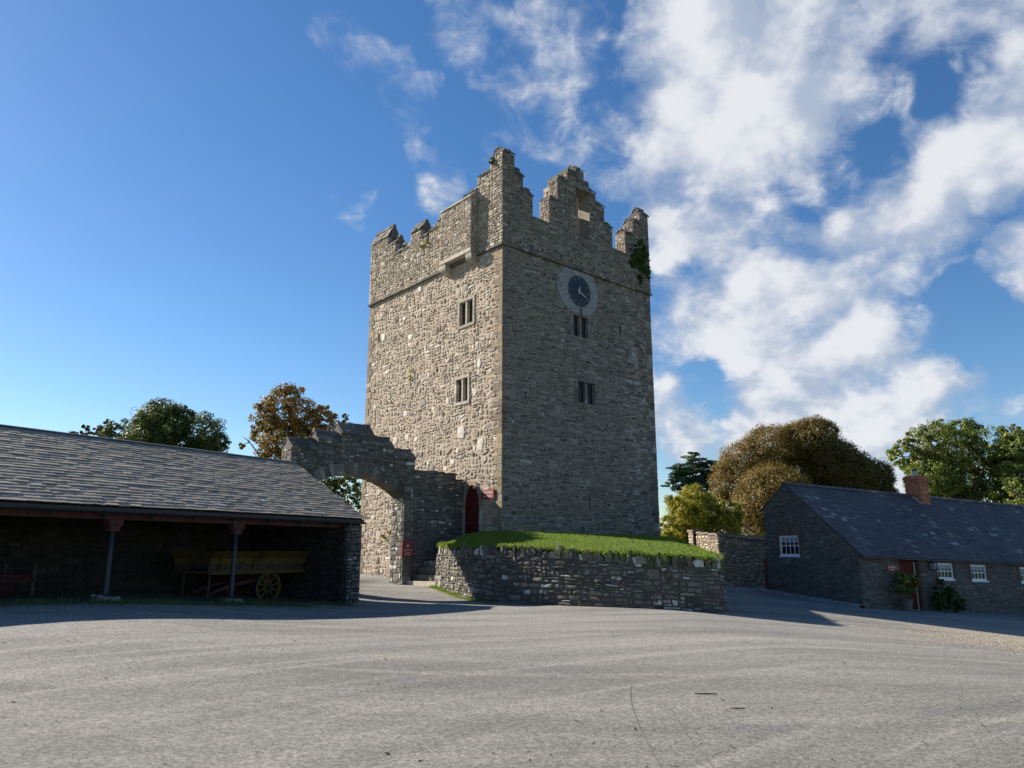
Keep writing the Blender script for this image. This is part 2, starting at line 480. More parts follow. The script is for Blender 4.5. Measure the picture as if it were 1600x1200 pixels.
class MB:
    def __init__(self):
        self.v, self.f, self.t = [], [], []

    def add(self, verts, faces, tone=None):
        n = len(self.v)
        self.v.extend(verts)
        self.f.extend([tuple(i + n for i in f) for f in faces])
        if tone is None:
            tone = (random.random(), random.random(), random.random())
        self.t.extend([tone] * len(verts))
        return self

    def box(self, F, s0, s1, d0, d1, z0, z1, tone=None):
        v = [F(s, d, z) for z in (z0, z1) for d in (d0, d1) for s in (s0, s1)]
        return self.add(v, [(0, 1, 3, 2), (4, 6, 7, 5), (0, 4, 5, 1), (2, 3, 7, 6), (0, 2, 6, 4), (1, 5, 7, 3)], tone)

    def rbox(self, F, s0, s1, d0, d1, z0, z1, rng, j=.012, tone=None):
        """a box with knocked-about corners"""
        v = [F(s + rng.uniform(-j, j), d + rng.uniform(-j, j) * .6, z + rng.uniform(-j, j)) for z in (z0, z1) for d in (d0, d1) for s in (s0, s1)]
        return self.add(v, [(0, 1, 3, 2), (4, 6, 7, 5), (0, 4, 5, 1), (2, 3, 7, 6), (0, 2, 6, 4), (1, 5, 7, 3)], tone)

    def prism(self, F, poly, d0, d1, tone=None):
        n = len(poly)
        v = [F(s, d0, z) for s, z in poly] + [F(s, d1, z) for s, z in poly]
        f = [tuple(range(n - 1, -1, -1)), tuple(range(n, 2 * n))] + [(i, (i + 1) % n, n + (i + 1) % n, n + i) for i in range(n)]
        return self.add(v, f, tone)

    def sprism(self, F, poly, s0, s1, tone=None):
        """profile in (d, z) swept along s"""
        n = len(poly)
        v = [F(s0, d, z) for d, z in poly] + [F(s1, d, z) for d, z in poly]
        f = [tuple(range(n)), tuple(range(2 * n - 1, n - 1, -1))] + [(i, n + i, n + (i + 1) % n, (i + 1) % n) for i in range(n)]
        return self.add(v, f, tone)

    def tube(self, pts, radii, n=8, cap=True, tone=None):
        pts = [Vector(p) for p in pts]
        if not hasattr(radii, '__len__'):
            radii = [radii] * len(pts)
        v = []
        up = None
        for i, p in enumerate(pts):
            a = pts[max(0, i - 1)]
            b = pts[min(len(pts) - 1, i + 1)]
            t = (b - a).normalized()
            if up is None:
                up = t.orthogonal().normalized()
            x = (up - t * up.dot(t)).normalized()
            up = x
            y = t.cross(x)
            for k in range(n):
                a_ = 2 * math.pi * k / n
                q = p + (x * math.cos(a_) + y * math.sin(a_)) * radii[i]
                v.append(tuple(q))
        f = []
        for i in range(len(pts) - 1):
            for k in range(n):
                f.append((i * n + k, i * n + (k + 1) % n, (i + 1) * n + (k + 1) % n, (i + 1) * n + k))
        if cap:
            f.append(tuple(range(n - 1, -1, -1)))
            f.append(tuple((len(pts) - 1) * n + k for k in range(n)))
        return self.add(v, f, tone)

    def build(self, name, mat, parent=None, loc=None, smooth=False, kind=None):
        off = OFF[parent] if parent is not None else Vector(loc if loc is not None else (0, 0, 0))
        me = bpy.data.meshes.new(name)
        me.from_pydata([(a - off.x, b - off.y, c - off.z) for a, b, c in self.v], [], self.f)
        at = me.attributes.new('tone', 'FLOAT_VECTOR', 'POINT')
        at.data.foreach_set('vector', np.array(self.t, dtype=np.float32).ravel())
        me.materials.append(mat)
        if smooth:
            me.shade_smooth()
        o = bpy.data.objects.new(name, me)
        COL.objects.link(o)
        if parent is not None:
            o.parent = parent
        else:
            o.location = off
        OFF[o] = off
        if kind:
            o['kind'] = kind
        return o


def wall_panel(mb, F, s0, s1, z0, z1, openings=(), reveal=.3):
    """a wall face with real openings and their reveals"""
    ss = sorted({s0, s1} | {a for o in openings for a in (o[0], o[1]) if s0 < a < s1})
    zz = sorted({z0, z1} | {a for o in openings for a in (o[2], o[3]) if z0 < a < z1})
    for i in range(len(ss) - 1):
        for j in range(len(zz) - 1):
            cs, cz = (ss[i] + ss[i + 1]) / 2, (zz[j] + zz[j + 1]) / 2
            if any(o[0] < cs < o[1] and o[2] < cz < o[3] for o in openings):
                continue
            mb.add([F(ss[i], 0, zz[j]), F(ss[i + 1], 0, zz[j]), F(ss[i + 1], 0, zz[j + 1]), F(ss[i], 0, zz[j + 1])], [(0, 1, 2, 3)])
    for o in openings:
        a, b, c, d = o[:4]
        r = o[4] if len(o) > 4 else reveal
        q = [(a, c), (b, c), (b, d), (a, d)]
        for k in range(4):
            (p0, p1), (p2, p3) = q[k], q[(k + 1) % 4]
            mb.add([F(p0, 0, p1), F(p2, 0, p3), F(p2, -r, p3), F(p0, -r, p1)], [(0, 1, 2, 3)])
        mb.add([F(p, -r, z) for p, z in q], [(0, 1, 2, 3)])


def pack(rng, s0, s1, z0, z1, openings=(), h=(.08, .22), wd=(.14, .5), big=.06):
    """uncoursed rubble: each stone is laid in the lowest gap of the growing skyline"""
    segs = [[s0, s1, z0]]
    out = []
    guard = 0
    while segs and guard < 60000:
        guard += 1
        k = min(range(len(segs)), key=lambda i: segs[i][2])
        a, b, z = segs[k]
        if z >= z1 - 1e-4:
            break
        L = b - a
        w_ = math.exp(rng.uniform(math.log(wd[0]), math.log(wd[1])))
        hh = h[0] + (h[1] - h[0]) * rng.random() ** 1.6
        if rng.random() < big:
            w_ *= 1.5
            hh *= 1.7
        if L - w_ < wd[0] * .8:
            w_ = L if L < wd[1] * 1.3 else L * rng.uniform(.4, .6)
        hh = min(hh, max(h[0], w_ * 1.05))
        nb = [segs[i][2] - z for i in (k - 1, k + 1) if 0 <= i < len(segs)]
        nb = [x for x in nb if h[0] * .7 < x < h[1] * 1.3]
        if nb and (rng.random() < .5 or L < wd[0] * 1.1):
            hh = rng.choice(nb)
        if z + hh > z1 - h[0] * .6:
            hh = z1 - z
        left = rng.random() < .5
        x0, x1 = (a, a + w_) if left else (b - w_, b)
        out.append((x0, x1, z, z + hh))
        rest = [[x1, b, z]] if left else [[a, x0, z]]
        new = [[x0, x1, z + hh]] + rest if left else rest + [[x0, x1, z + hh]]
        new = [q for q in new if q[1] - q[0] > .004]
        segs[k:k + 1] = new
        i = 0
        while i < len(segs) - 1:
            if abs(segs[i][2] - segs[i + 1][2]) < .02:
                segs[i][1] = segs[i + 1][1]
                segs[i][2] = max(segs[i][2], segs[i + 1][2])
                del segs[i + 1]
            else:
                i += 1
    res = []
    for r_ in out:
        ok = [r_]
        for o in openings:
            nxt = []
            for (a, b, c, d) in ok:
                if b <= o[0] or a >= o[1] or d <= o[2] or c >= o[3]:
                    nxt.append((a, b, c, d))
                    continue
                cand = [(a, min(b, o[0]), c, d), (max(a, o[1]), b, c, d), (a, b, c, min(d, o[2])), (a, b, max(c, o[3]), d)]
                cand = [q for q in cand if q[1] - q[0] > .05 and q[3] - q[2] > .035]
                if cand:
                    nxt.append(max(cand, key=lambda q: (q[1] - q[0]) * (q[3] - q[2])))
            ok = nxt
        res.extend(ok)
    return res


def stone_shape(rng, F, rc, prot, gap=(.007, .018), seed=0.0, warp=.045, bounds=None, rough=.35, rot=0.0):
    a, b, c, d = rc
    g = rng.uniform(*gap)
    a, b, c, d = a + g, b - g, c + g, d - g
    if b - a < .02 or d - c < .02:
        return None
    W, H = b - a, d - c
    m = min(W, H)
    k = [(rng.uniform(.06, rough) * W * .6, rng.uniform(.06, rough) * H) for _ in range(4)]
    P = [(a + k[0][0], c), (b - k[1][0], c), (b, c + k[1][1]), (b, d - k[2][1]), (b - k[2][0], d), (a + k[3][0], d), (a, d - k[3][1]), (a, c + k[0][1])]
    j = .07 * m
    P = [(x + rng.uniform(-j, j), y + rng.uniform(-j, j)) for x, y in P]
    if rot:
        an = rng.gauss(0, rot) * min(1, H / W * 1.6)
        ca_, sa_ = math.cos(an), math.sin(an)
        mx, my = (a + b) / 2, (c + d) / 2
        P = [(mx + ((x - mx) * ca_ - (y - my) * sa_) * .94, my + ((x - mx) * sa_ + (y - my) * ca_) * .94) for x, y in P]
    if warp:
        Q = []
        for x, y in P:
            e = 1.0
            if bounds:
                e = max(0.0, min(1.0, min(x - bounds[0], bounds[1] - x, y - bounds[2], bounds[3] - y) / .35))
            Q.append((x + e * warp * noise.noise(Vector((x * 1.7, y * 1.7, seed))), y + e * warp * 1.3 * noise.noise(Vector((x * 1.3, y * 1.9, seed + 7.7)))))
        P = Q
    cx = sum(p[0] for p in P) / 8
    cy = sum(p[1] for p in P) / 8
    bev = min(.03, m * .2)
    pr = prot * rng.uniform(.5, 1.4)
    tx, ty = rng.uniform(-.25, .25) * pr / max(W, .05), rng.uniform(-.25, .25) * pr / max(H, .05)
    v = [F(x, -.03, y) for x, y in P]
    fr = []
    for x, y in P:
        L = math.hypot(x - cx, y - cy) + 1e-6
        t = max(0.3, 1 - bev / L)
        x2, y2 = cx + (x - cx) * t, cy + (y - cy) * t
        fr.append(F(x2, pr * rng.uniform(.75, 1.0) + tx * (x2 - cx) + ty * (y2 - cy), y2))
    v += fr
    v.append(F(cx + rng.uniform(-.2, .2) * W, pr * rng.uniform(1.0, 1.35), cy + rng.uniform(-.2, .2) * H))
    f = [(i, (i + 1) % 8, 8 + (i + 1) % 8, 8 + i) for i in range(8)] + [(8 + i, 8 + (i + 1) % 8, 16) for i in range(8)]
    return v, f


CAMP = Vector((0, 0, 1.6))


class Stones:
    def __init__(self):
        self.items = []

    def fill(self, rng, F, rc, openings=(), prot=.028, seed=0.0, warp=.045, skip=None, gap=(.007, .018), white=0.03, tf=None, rot=0.0, rough=.35, **kw):
        for r_ in pack(rng, *rc, openings=openings, **kw):
            if skip and skip((r_[0] + r_[1]) / 2, (r_[2] + r_[3]) / 2):
                continue
            s = stone_shape(rng, F, r_, prot, gap=gap, seed=seed, warp=warp, bounds=rc, rot=rot, rough=rough)
            if s is None:
                continue
            tone = (rng.random(), 1.6 if rng.random() < white else rng.random(), rng.random())
            if tf:
                tone = tf(rng, r_, tone)
            area = (r_[1] - r_[0]) * (r_[3] - r_[2])
            dist = (Vector(s[0][0]) - CAMP).length
            self.items.append((area / dist ** 2, s[0], s[1], tone))

    def put(self, shape, tone, score):
        self.items.append((score, shape[0], shape[1], tone))

    def finish(self, parent, mat, name='stone', limit=300, smooth=False):
        self.items.sort(key=lambda q: -q[0])
        for it in self.items[:limit]:
            MB().add(it[1], it[2], it[3]).build(name, mat, parent, smooth=smooth)
        if len(self.items) > limit:
            mb = MB()
            for it in self.items[limit:]:
                mb.add(it[1], it[2], it[3])
            mb.build(name, mat, parent, kind='stuff', smooth=smooth)


def text_part(name, body, F, s, z, d, size, mat, parent, align='CENTER', extrude=.003, sx=1.0):
    cu = bpy.data.curves.new(name, 'FONT')
    cu.body = body
    cu.size = size
    cu.align_x = align
    cu.align_y = 'CENTER'
    cu.extrude = extrude
    cu.resolution_u = 3
    tmp = bpy.data.objects.new(name, cu)
    COL.objects.link(tmp)
    bpy.context.view_layer.update()
    me = bpy.data.meshes.new_from_object(tmp.evaluated_get(bpy.context.evaluated_depsgraph_get()))
    bpy.data.objects.remove(tmp)
    off = OFF[parent]
    for v in me.vertices:
        q = F(s + v.co.x * sx, d + v.co.z, z + v.co.y)
        v.co = (q[0] - off.x, q[1] - off.y, q[2] - off.z)
    me.materials.clear()
    me.materials.append(mat)
    me.name = name
    o = bpy.data.objects.new(name, me)
    COL.objects.link(o)
    o.parent = parent
    OFF[o] = off
    return o


def quads_object(name, mat, parent, verts, tones, loc=None, kind=None, n=4):
    """fast mesh of separate n-gons from numpy arrays"""
    off = np.array(OFF[parent] if parent is not None else (loc or (0, 0, 0)), dtype=np.float32)
    V = (verts.reshape(-1, 3) - off).astype(np.float32)
    nf = len(V) // n
    me = bpy.data.meshes.new(name)
    me.vertices.add(len(V))
    me.vertices.foreach_set('co', V.ravel())
    me.loops.add(len(V))
    me.loops.foreach_set('vertex_index', np.arange(len(V), dtype=np.int32))
    me.polygons.add(nf)
    me.polygons.foreach_set('loop_start', np.arange(0, len(V), n, dtype=np.int32))
    me.update(calc_edges=True)
    at = me.attributes.new('tone', 'FLOAT_VECTOR', 'POINT')
    at.data.foreach_set('vector', np.repeat(tones.astype(np.float32), n, axis=0).ravel())
    me.materials.append(mat)
    o = bpy.data.objects.new(name, me)
    COL.objects.link(o)
    if parent is not None:
        o.parent = parent
    else:
        o.location = tuple(float(q) for q in off)
    OFF[o] = Vector([float(q) for q in off])
    if kind:
        o['kind'] = kind
    return o


# ------------------------------------------------------------------ ground
def ss(a, b, x):
    t = np.clip((np.asarray(x, float) - a) / (b - a), 0, 1)
    return t * t * (3 - 2 * t)


def sp(x, k=.6):
    return .5 * (x + np.sqrt(x * x + k * k))


def gz(x, y):
    x = np.asarray(x, float)
    y = np.asarray(y, float)
    z = -.083 * np.minimum(sp(x - 4.6), 25) * ss(2, 16, y)
    z = z + .04 * np.clip(y - 22, 0, 12) * ss(5, 9, x)
    z = z + .08 * np.minimum(sp(-x - 4.9), 7) * ss(4, 16, y) + .30 * np.exp(-((x + 7.0) / 5.0) ** 2 - ((y - 13.0) / 6.5) ** 2)
    z = z + .30 * ss(25, 29.5, y) * ss(-10, -7, x) * (1 - ss(-1, 2.5, x))
    return z


def g1(x, y):
    return float(gz(x, y))


xs = np.concatenate([np.array([-900, -400, -200, -100, -70, -50, -42]), np.arange(-36, 46, .7), np.array([50, 60, 80, 120, 220, 420, 900])])
ys = np.concatenate([np.array([-500, -200, -90, -50, -30, -20, -12]), np.arange(-8, 48, .7), np.array([52, 60, 75, 100, 150, 260, 500, 1200])])
gx, gy = np.meshgrid(xs, ys)
gzv = gz(gx, gy)
nx, ny = len(xs), len(ys)
gm = MB()
gm.v = [tuple(q) for q in np.stack([gx, gy, gzv], -1).reshape(-1, 3).tolist()]
gm.t = [(.5, .5, .5)] * len(gm.v)
gm.f = [(j * nx + i, j * nx + i + 1, (j + 1) * nx + i + 1, (j + 1) * nx + i) for j in range(ny - 1) for i in range(nx - 1)]
gm.build('ground', M_GROUND, kind='structure', smooth=True)

# ------------------------------------------------------------------ the tower house
TA = 41.2
TC = Vector((-.417, 31.0, 0))
FR = Fr(TC, TA)                      # clock face, s to the right
FL = Fr(TC, TA + 90, flip=True)      # sunlit face, s to the left
WL, WR = 11.45, 10.38
tower = thing('tower_house', 'tall ruined stone tower house with stepped battlements and a clock', 'castle tower', (TC.x, TC.y, 0))
rng = random.Random(7)

L_WIN = [(2.08, 3.10, 11.93, 13.08), (2.39, 3.24, 8.29, 9.38)]
R_WIN = [(4.42, 5.46, 11.68, 12.74), (4.65, 5.83, 8.45, 9.50)]
L_SLIT = [(6.95, 7.06, 13.95, 14.45), (10.28, 10.52, 12.68, 13.2), (10.36, 10.46, 8.1, 8.9)]
R_SLIT = [(7.82, 7.98, 12.34, 12.88), (5.27, 5.38, 3.48, 4.22)]
L_HOLE = [(4.75, 4.95, 10.05, 10.25), (6.55, 6.72, 11.75, 11.92), (9.05, 9.2, 11.0, 11.22), (10.5, 10.65, 9.95, 10.12), (5.3, 5.42, 6.2, 6.36), (4.9, 5.02, 6.25, 6.43), (6.9, 7.02, 13.35, 13.47)]
R_HOLE = [(2.55, 2.68, 14.2, 14.33), (1.7, 1.82, 13.3, 13.42), (6.3, 6.42, 7.2, 7.33)]
DOOR = (1.42, 2.46, 2.38, 4.45)
mb = MB()
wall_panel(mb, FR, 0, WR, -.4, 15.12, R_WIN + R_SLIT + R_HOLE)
mb.build('clock_face_wall', M_MORTAR_SHADE, tower)
mb = MB()
wall_panel(mb, FL, 0, WL, -.4, 15.12, L_WIN + L_SLIT + L_HOLE + [(DOOR[0], DOOR[1], DOOR[2] - .12, 3.55, .28)])
A = [FR(0, 0, -.4), FR(WR, 0, -.4), FR(WR, -WL, -.4), FR(0, -WL, -.4)]
B = [(p[0], p[1], 17.0) for p in A]
mb.add([A[1], A[2], B[2], B[1]], [(0, 1, 2, 3)])
mb.add([A[2], A[3], B[3], B[2]], [(0, 1, 2, 3)])
mb.build('wall', M_MORTAR, tower)

# pointed head of the doorway: recess built as a real arch above the springing
PAR = .07                            # parapet stands proud of the wall
TH = .75
par = MB()
parr = MB()
WEEP_R = [(s, s + .13, 15.36, 15.52) for s in (1.0, 1.75, 2.4, 3.6, 4.35, 5.0, 5.95, 6.8, 7.6, 8.4, 9.3)]
WEEP_L = [(s, s + .12, 15.42, 15.56) for s in (4.7, 5.9, 7.2, 8.5, 9.8)] + [(s, s + .13, z, z + .13) for s, z in ((6.1, 16.6), (7.0, 16.55), (8.0, 16.65), (8.9, 16.7), (7.5, 16.2), (9.9, 16.5), (5.6, 16.1))]
FRP = Fr(FR(-PAR, PAR, 0), TA)
FLP = Fr(FL(-PAR, PAR, 0), TA + 90, flip=True)
wall_panel(parr, FRP, 0, WR + 2 * PAR, 15.12, 17.0, WEEP_R, .18)
wall_panel(par, FLP, 0, WL + 2 * PAR, 15.12, 17.0, WEEP_L, .18)
par.box(FRP, 0, WR + 2 * PAR, -TH, -.2, 15.12, 16.998)
par.box(FLP, TH, WL + 2 * PAR, -TH, -.2, 15.12, 16.997)
par.box(FRP, WR + 2 * PAR - TH, WR + 2 * PAR, -WL - PAR, -TH, 15.12, 17.0)
par.box(FLP, WL + 2 * PAR - TH, WL + 2 * PAR, -WR - PAR, -TH, 15.12, 17.0)
par.add([FRP(.2, -.2, 17.0), FRP(WR, -.2, 17.0), FRP(WR, 0, 17.0), FRP(0, 0, 17.0)], [(0, 1, 2, 3)])
par.add([FLP(.2, -.2, 17.001), FLP(WL, -.2, 17.001), FLP(WL, 0, 17.001), FLP(0, 0, 17.001)], [(0, 1, 2, 3)])
par.build('parapet', M_MORTAR, tower)
parr.build('parapet', M_MORTAR_SHADE, tower)
mb = MB().box(FR, TH, WR - TH, -WL + TH, -TH, 15.9, 16.1)
mb.build('roof_walk', M_LEAD, tower)

# string course under the parapet: a run of thin slabs
for F, W in ((FR, WR), (FL, WL)):
    s = -.09
    while s < W:
        l = min(rng.uniform(.7, 1.3), W + .09 - s)
        if l < .3:
            l = W + .09 - s
        MB().rbox(F, s + .004, s + l - .004, -.02, .14, 15.06 + rng.uniform(-.01, .01), 15.17, rng, .008).build('string_course', M_COPING, tower)
        s += l + 1e-3

ST = Stones()
SD = Stones()
QL, QR = [], []
z = -.1
k = 0
while z < 15.0:
    h = min(rng.uniform(.26, .42), 15.05 - z)
    a, b = (.55, .0) if k % 2 else (.26, .0)
    a += rng.uniform(-.06, .06)
    QL.append((0, a, z, z + h))
    c = .5 if k % 2 else .28
    QL.append((WL - c, WL, z, z + h))
    QR.append((WR - c, WR, z, z + h))
    mbq = MB()
    o, u, v = FR.o, FR.u, FR.v
    v8 = []
    for zz in (z + .008, z + h - .008):
        for (s_, d_) in ((-.03, -a), (.05, -a), (.05, .012), (-.03, .012)):
            v8.append(FR(s_ + rng.uniform(-.008, .008), d_ + rng.uniform(-.008, .008), zz + rng.uniform(-.006, .006)))
    if z > 1.5:
        mbq.add(v8, [(0, 1, 5, 4), (1, 2, 6, 5), (2, 3, 7, 6), (3, 0, 4, 7), (4, 5, 6, 7), (3, 2, 1, 0)])
        mbq.build('quoin', M_QUOIN, tower)
    mbq = MB()
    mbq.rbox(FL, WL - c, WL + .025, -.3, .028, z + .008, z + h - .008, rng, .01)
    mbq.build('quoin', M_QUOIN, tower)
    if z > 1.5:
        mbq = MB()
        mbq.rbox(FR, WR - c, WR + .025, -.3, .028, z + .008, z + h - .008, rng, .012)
        mbq.build('quoin', M_SCHIST_SHADE, tower)
    z += h
    k += 1
GROW = .13
lo = [(a - GROW, b + GROW, c - GROW, d + GROW) for a, b, c, d in L_WIN] + L_SLIT + L_HOLE
lo += [(DOOR[0] - .16, DOOR[1] + .16, 2.0, 3.6), (DOOR[0] - .05, DOOR[1] + .05, 3.6, 4.1), (DOOR[0] + .2, DOOR[1] - .2, 4.1, 4.62)]
lo += [(1.72, 2.24, 14.66, 15.2), (3.72, 4.24, 14.66, 15.2), (1.72, 4.24, 15.0, 15.2)]
ro = [(a - GROW, b + GROW, c - GROW, d + GROW) for a, b, c, d in R_WIN] + R_SLIT + R_HOLE
ro += [(3.40, 6.15, 13.3, 14.75), (3.6, 6.0, 13.0, 15.15), (4.1, 5.7, 12.7, 13.1)]


def lit_tone(rng, r_, tone):
    W, H = r_[1] - r_[0], r_[3] - r_[2]
    if rng.random() < .065:
        return (.55, 1.9, .9)
    return tone


def shade_tone(rng, r_, tone):
    s_, z_ = (r_[0] + r_[1]) / 2, (r_[2] + r_[3]) / 2
    p_ = .05 * max(0, noise.noise(Vector((s_ * .5, z_ * .4, 3.3)))) + .30 * math.exp(-((s_ - 8.9) / .9) ** 2) * (.3 + .7 * (5 < z_ < 13))
    return (tone[0], 1.7, .9) if rng.random() < p_ else (tone[0], tone[1] * .8, tone[2])


BIGS = [(7.0, 7.52, 12.15, 12.55), (1.45, 1.75, 9.62, 10.12), (9.7, 10.15, 12.7, 13.15), (2.6, 3.1, 6.6, 7.2), (1.2, 1.75, 5.9, 6.5), (8.1, 8.6, 6.9, 7.3), (6.3, 6.7, 14.6, 14.9)]
lo += BIGS
for r_ in BIGS:
    ST.put(stone_shape(rng, FL, r_, .04, rough=.6), (.55, 1.9 if r_[3] > 9 else .9, .9), 1.0)
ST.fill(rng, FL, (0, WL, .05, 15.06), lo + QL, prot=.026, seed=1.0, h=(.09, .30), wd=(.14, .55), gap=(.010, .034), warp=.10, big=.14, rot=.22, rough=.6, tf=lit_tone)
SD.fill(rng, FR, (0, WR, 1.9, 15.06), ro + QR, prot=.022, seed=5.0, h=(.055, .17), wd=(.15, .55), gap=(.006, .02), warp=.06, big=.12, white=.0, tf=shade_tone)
ST.fill(rng, FLP, (0, WL + PAR, 15.18, 17.0), WEEP_L + [(1.8, 4.35, 15.1, 17.1)], prot=.03, seed=2.0, h=(.07, .2), wd=(.13, .42), gap=(.008, .022), warp=.06)
SD.fill(rng, FRP, (0, WR + 2 * PAR, 15.18, 17.0), WEEP_R + [(4.86, 5.78, 16.94, 17.1)], prot=.026, seed=3.0, h=(.055, .16), wd=(.15, .5), gap=(.006, .018))


def saddle(F, s0, s1, zs, zr, th, parent, over=.05, name='cap_slab'):
    # a pitched cap of rough slabs laid in courses up both slopes
    MB().sprism(F, [(over - .05, zs - .01), (-th * .5, zr - .09), (-th - over + .05, zs - .01)], s0 + .02, s1 - .02).build('merlon_cap', M_MORTARD, parent)
    H = zr - zs
    half = th * .5 + over
    rows = 2 if H < .55 else 3
    for sg in (1, -1):
        for r_ in range(rows):
            t0, t1 = r_ / rows, (r_ + 1) / rows + .04
            s = s0
            while s < s1 - .02:
                l = rng.uniform(.22, .5)
                if s1 - s - l < .15:
                    l = s1 - s
                j = rng.uniform(-.02, .02)
                tk = rng.uniform(.05, .10)
                pts = []
                for (t_, up) in ((t0, 0), (t0 + rng.uniform(-.02, .02), tk), (t1, tk * .7), (t1, -.01)):
                    d = (-th * .5) + sg * (half * (1 - t_) + (.03 if up else 0))
                    pts.append((d, zs - .02 + H * min(t_, 1.02) * .94 + up * .75 + j))
                m = MB().sprism(F, pts, s + .006, s + l - .006, (rng.random(), rng.random(), rng.random()))
                m.v = [(p[0] + rng.uniform(-.022, .022), p[1] + rng.uniform(-.022, .022), p[2] + rng.uniform(-.018, .018)) for p in m.v]
                m.build(name, M_COPING, parent)
                s += l
    s = s0
    while s < s1 - .02:
        l = rng.uniform(.25, .45)
        if s1 - s - l < .15:
            l = s1 - s
        MB().rbox(F, s + .005, s + l - .005, -th * .5 - .10, -th * .5 + .10, zr - .10, zr + rng.uniform(-.01, .05), rng, .025).build('ridge_stone', M_COPING, parent)
        s += l


# merlons: (s0, s1, top of the masonry, ridge of the saddleback cap or None)
def merlon(F, s0, s1, z0, zs, zr, th=.7, left=False, right=False, hole=None, cov=True, over=.05, grp=None, seed=9.0, stones=True):
    grp = grp or (SD if F is FRP else ST)
    if hole is None:
        MB().box(F, s0, s1, -th, 0, z0, zs).build('merlon', M_MORTAR_SHADE if F is FRP else M_MORTAR, tower)
        if stones:
            grp.fill(rng, F, (s0, s1, z0, zs), prot=.03, seed=seed, h=(.06, .17), wd=(.13, .4), gap=(.006, .02))
    if zr:
        saddle(F, s0 - .03, s1 + .03, zs, zr, th, tower, over)
    # exposed ends
    for flag, s in ((left, s0), (right, s1)):
        if flag:
            p = F(s, 0, 0)
            E_ = Fr(p, 0)
            E_.u = -F.v
            E_.v = (-F.u if flag is left and s == s0 else F.u)
            E_.o = Vector(p)
            ST.fill(rng, E_, (0, th, flag if isinstance(flag, float) else z0, zs), prot=.03, seed=seed + 1, h=(.07, .17), wd=(.14, .36), gap=(.006, .02))


PW = WR + 2 * PAR
PLW = WL + 2 * PAR
# clock face, from the near corner to the right
merlon(FRP, 0, .72, 17.0, 19.68, 20.02, seed=11)
merlon(FRP, .725, 1.25, 17.0, 18.78, 19.3, seed=12)
merlon(FRP, 1.255, 1.86, 17.0, 18.0, 18.42, right=True, seed=13)
merlon(FRP, 2.98, 3.56, 17.0, 18.28, None, left=True, seed=14)
merlon(FRP, 3.565, 4.22, 17.0, 19.55, None, left=18.3, seed=15)
merlon(FRP, 4.225, 4.84, 17.0, 20.1, None, left=19.6, seed=16)
merlon(FRP, 4.845, 5.79, 19.62, 20.1, None, seed=17)
merlon(FRP, 5.795, 6.28, 17.0, 19.62, 19.98, seed=18)
merlon(FRP, 4.845, 5.42, 20.1, 20.5, 20.86, left=True, seed=19)
merlon(FRP, 6.285, 6.92, 17.0, 19.05, 19.42, seed=20)
merlon(FRP, 6.925, 7.5, 17.0, 18.05, 18.46, right=True, seed=21)
MB().rbox(FRP, 4.80, 5.84, -.72, .06, 19.5, 19.63, rng, .01).build('lintel', M_COPING, tower)
MB().rbox(FRP, 4.80, 5.84, -.72, .05, 16.93, 17.02, rng, .01).build('sill', M_COPING, tower)
for a, b, zz in ((2.95, 3.58, 18.28), (3.55, 4.3, 19.55)):
    m = MB()
    s = a
    while s < b - .05:
        l = rng.uniform(.14, .3)
        m.rbox(FRP, s, min(b, s + l), -.7, .04, zz - .02, zz + rng.uniform(.05, .2), rng, .03)
        s += l
    m.build('broken_cap', M_COPING, tower)
MB().rbox(FRP, 4.2, 4.86, -.72, .05, 20.08, 20.34, rng, .04).build('broken_cap', M_COPING, tower)
merlon(FRP, 8.56, 9.24, 17.0, 18.22, 18.5, left=True, seed=22)
merlon(FRP, 9.245, 9.86, 17.0, 19.0, 19.34, left=18.3, seed=23)
merlon(FRP, 9.865, PW, 17.0, 19.62, 20.16, left=19.1, seed=24)
# sunlit face, from the near corner to the left
merlon(FLP, .72, .90, 17.0, 19.6, 19.95, seed=30)
merlon(FLP, .905, 1.86, 17.0, 18.98, 19.38, seed=31)
merlon(FLP, 1.865, 2.85, 17.0, 18.42, 18.80, seed=32)
merlon(FLP, 2.855, 3.95, 17.0, 18.05, 18.62, seed=33)
merlon(FLP, 3.955, 5.06, 17.0, 17.95, 18.5, seed=34)
merlon(FLP, 5.065, 5.78, 17.0, 17.6, 18.05, seed=35)
merlon(FLP, 5.98, 6.55, 17.0, 17.5, 17.98, right=False, left=True, seed=36)
merlon(FLP, 6.555, 7.5, 17.0, 18.05, 18.66, seed=37)
merlon(FLP, 7.505, 8.4, 17.0, 17.35, 17.8, seed=38)
merlon(FLP, 8.45, 9.0, 17.0, 17.38, 17.95, seed=39)
merlon(FLP, 9.005, 9.75, 17.0, 18.05, 18.62, seed=40)
merlon(FLP, 9.755, PLW, 17.0, 18.68, 19.48, seed=41)
ST.fill(rng, FLP, (.0, .72, 17.0, 19.68), prot=.03, seed=42, h=(.07, .18), wd=(.13, .4))
# far parapets, seen only as tips between the near ones
FB = Fr(FR(WR + PAR, -TH, 0), TA + 90, flip=False)
for s0, s1, zs, zr in ((2.2, 3.2, 18.0, 18.5), (3.2, 4.2, 18.7, 19.2), (4.2, 5.2, 18.0, 18.5), (7.2, 8.2, 18.1, 18.6), (9.6, 11.4, 18.9, 19.5)):
    MB().box(FB, s0, s1, -.7, 0, 17.0, zs).build('merlon', M_MORTAR, tower)
    MB().sprism(FB, [(.05, zs), (.05, zs + .06), (-.3, zr), (-.4, zr), (-.75, zs + .06), (-.75, zs)], s0, s1).build('merlon_cap', M_COPING, tower)
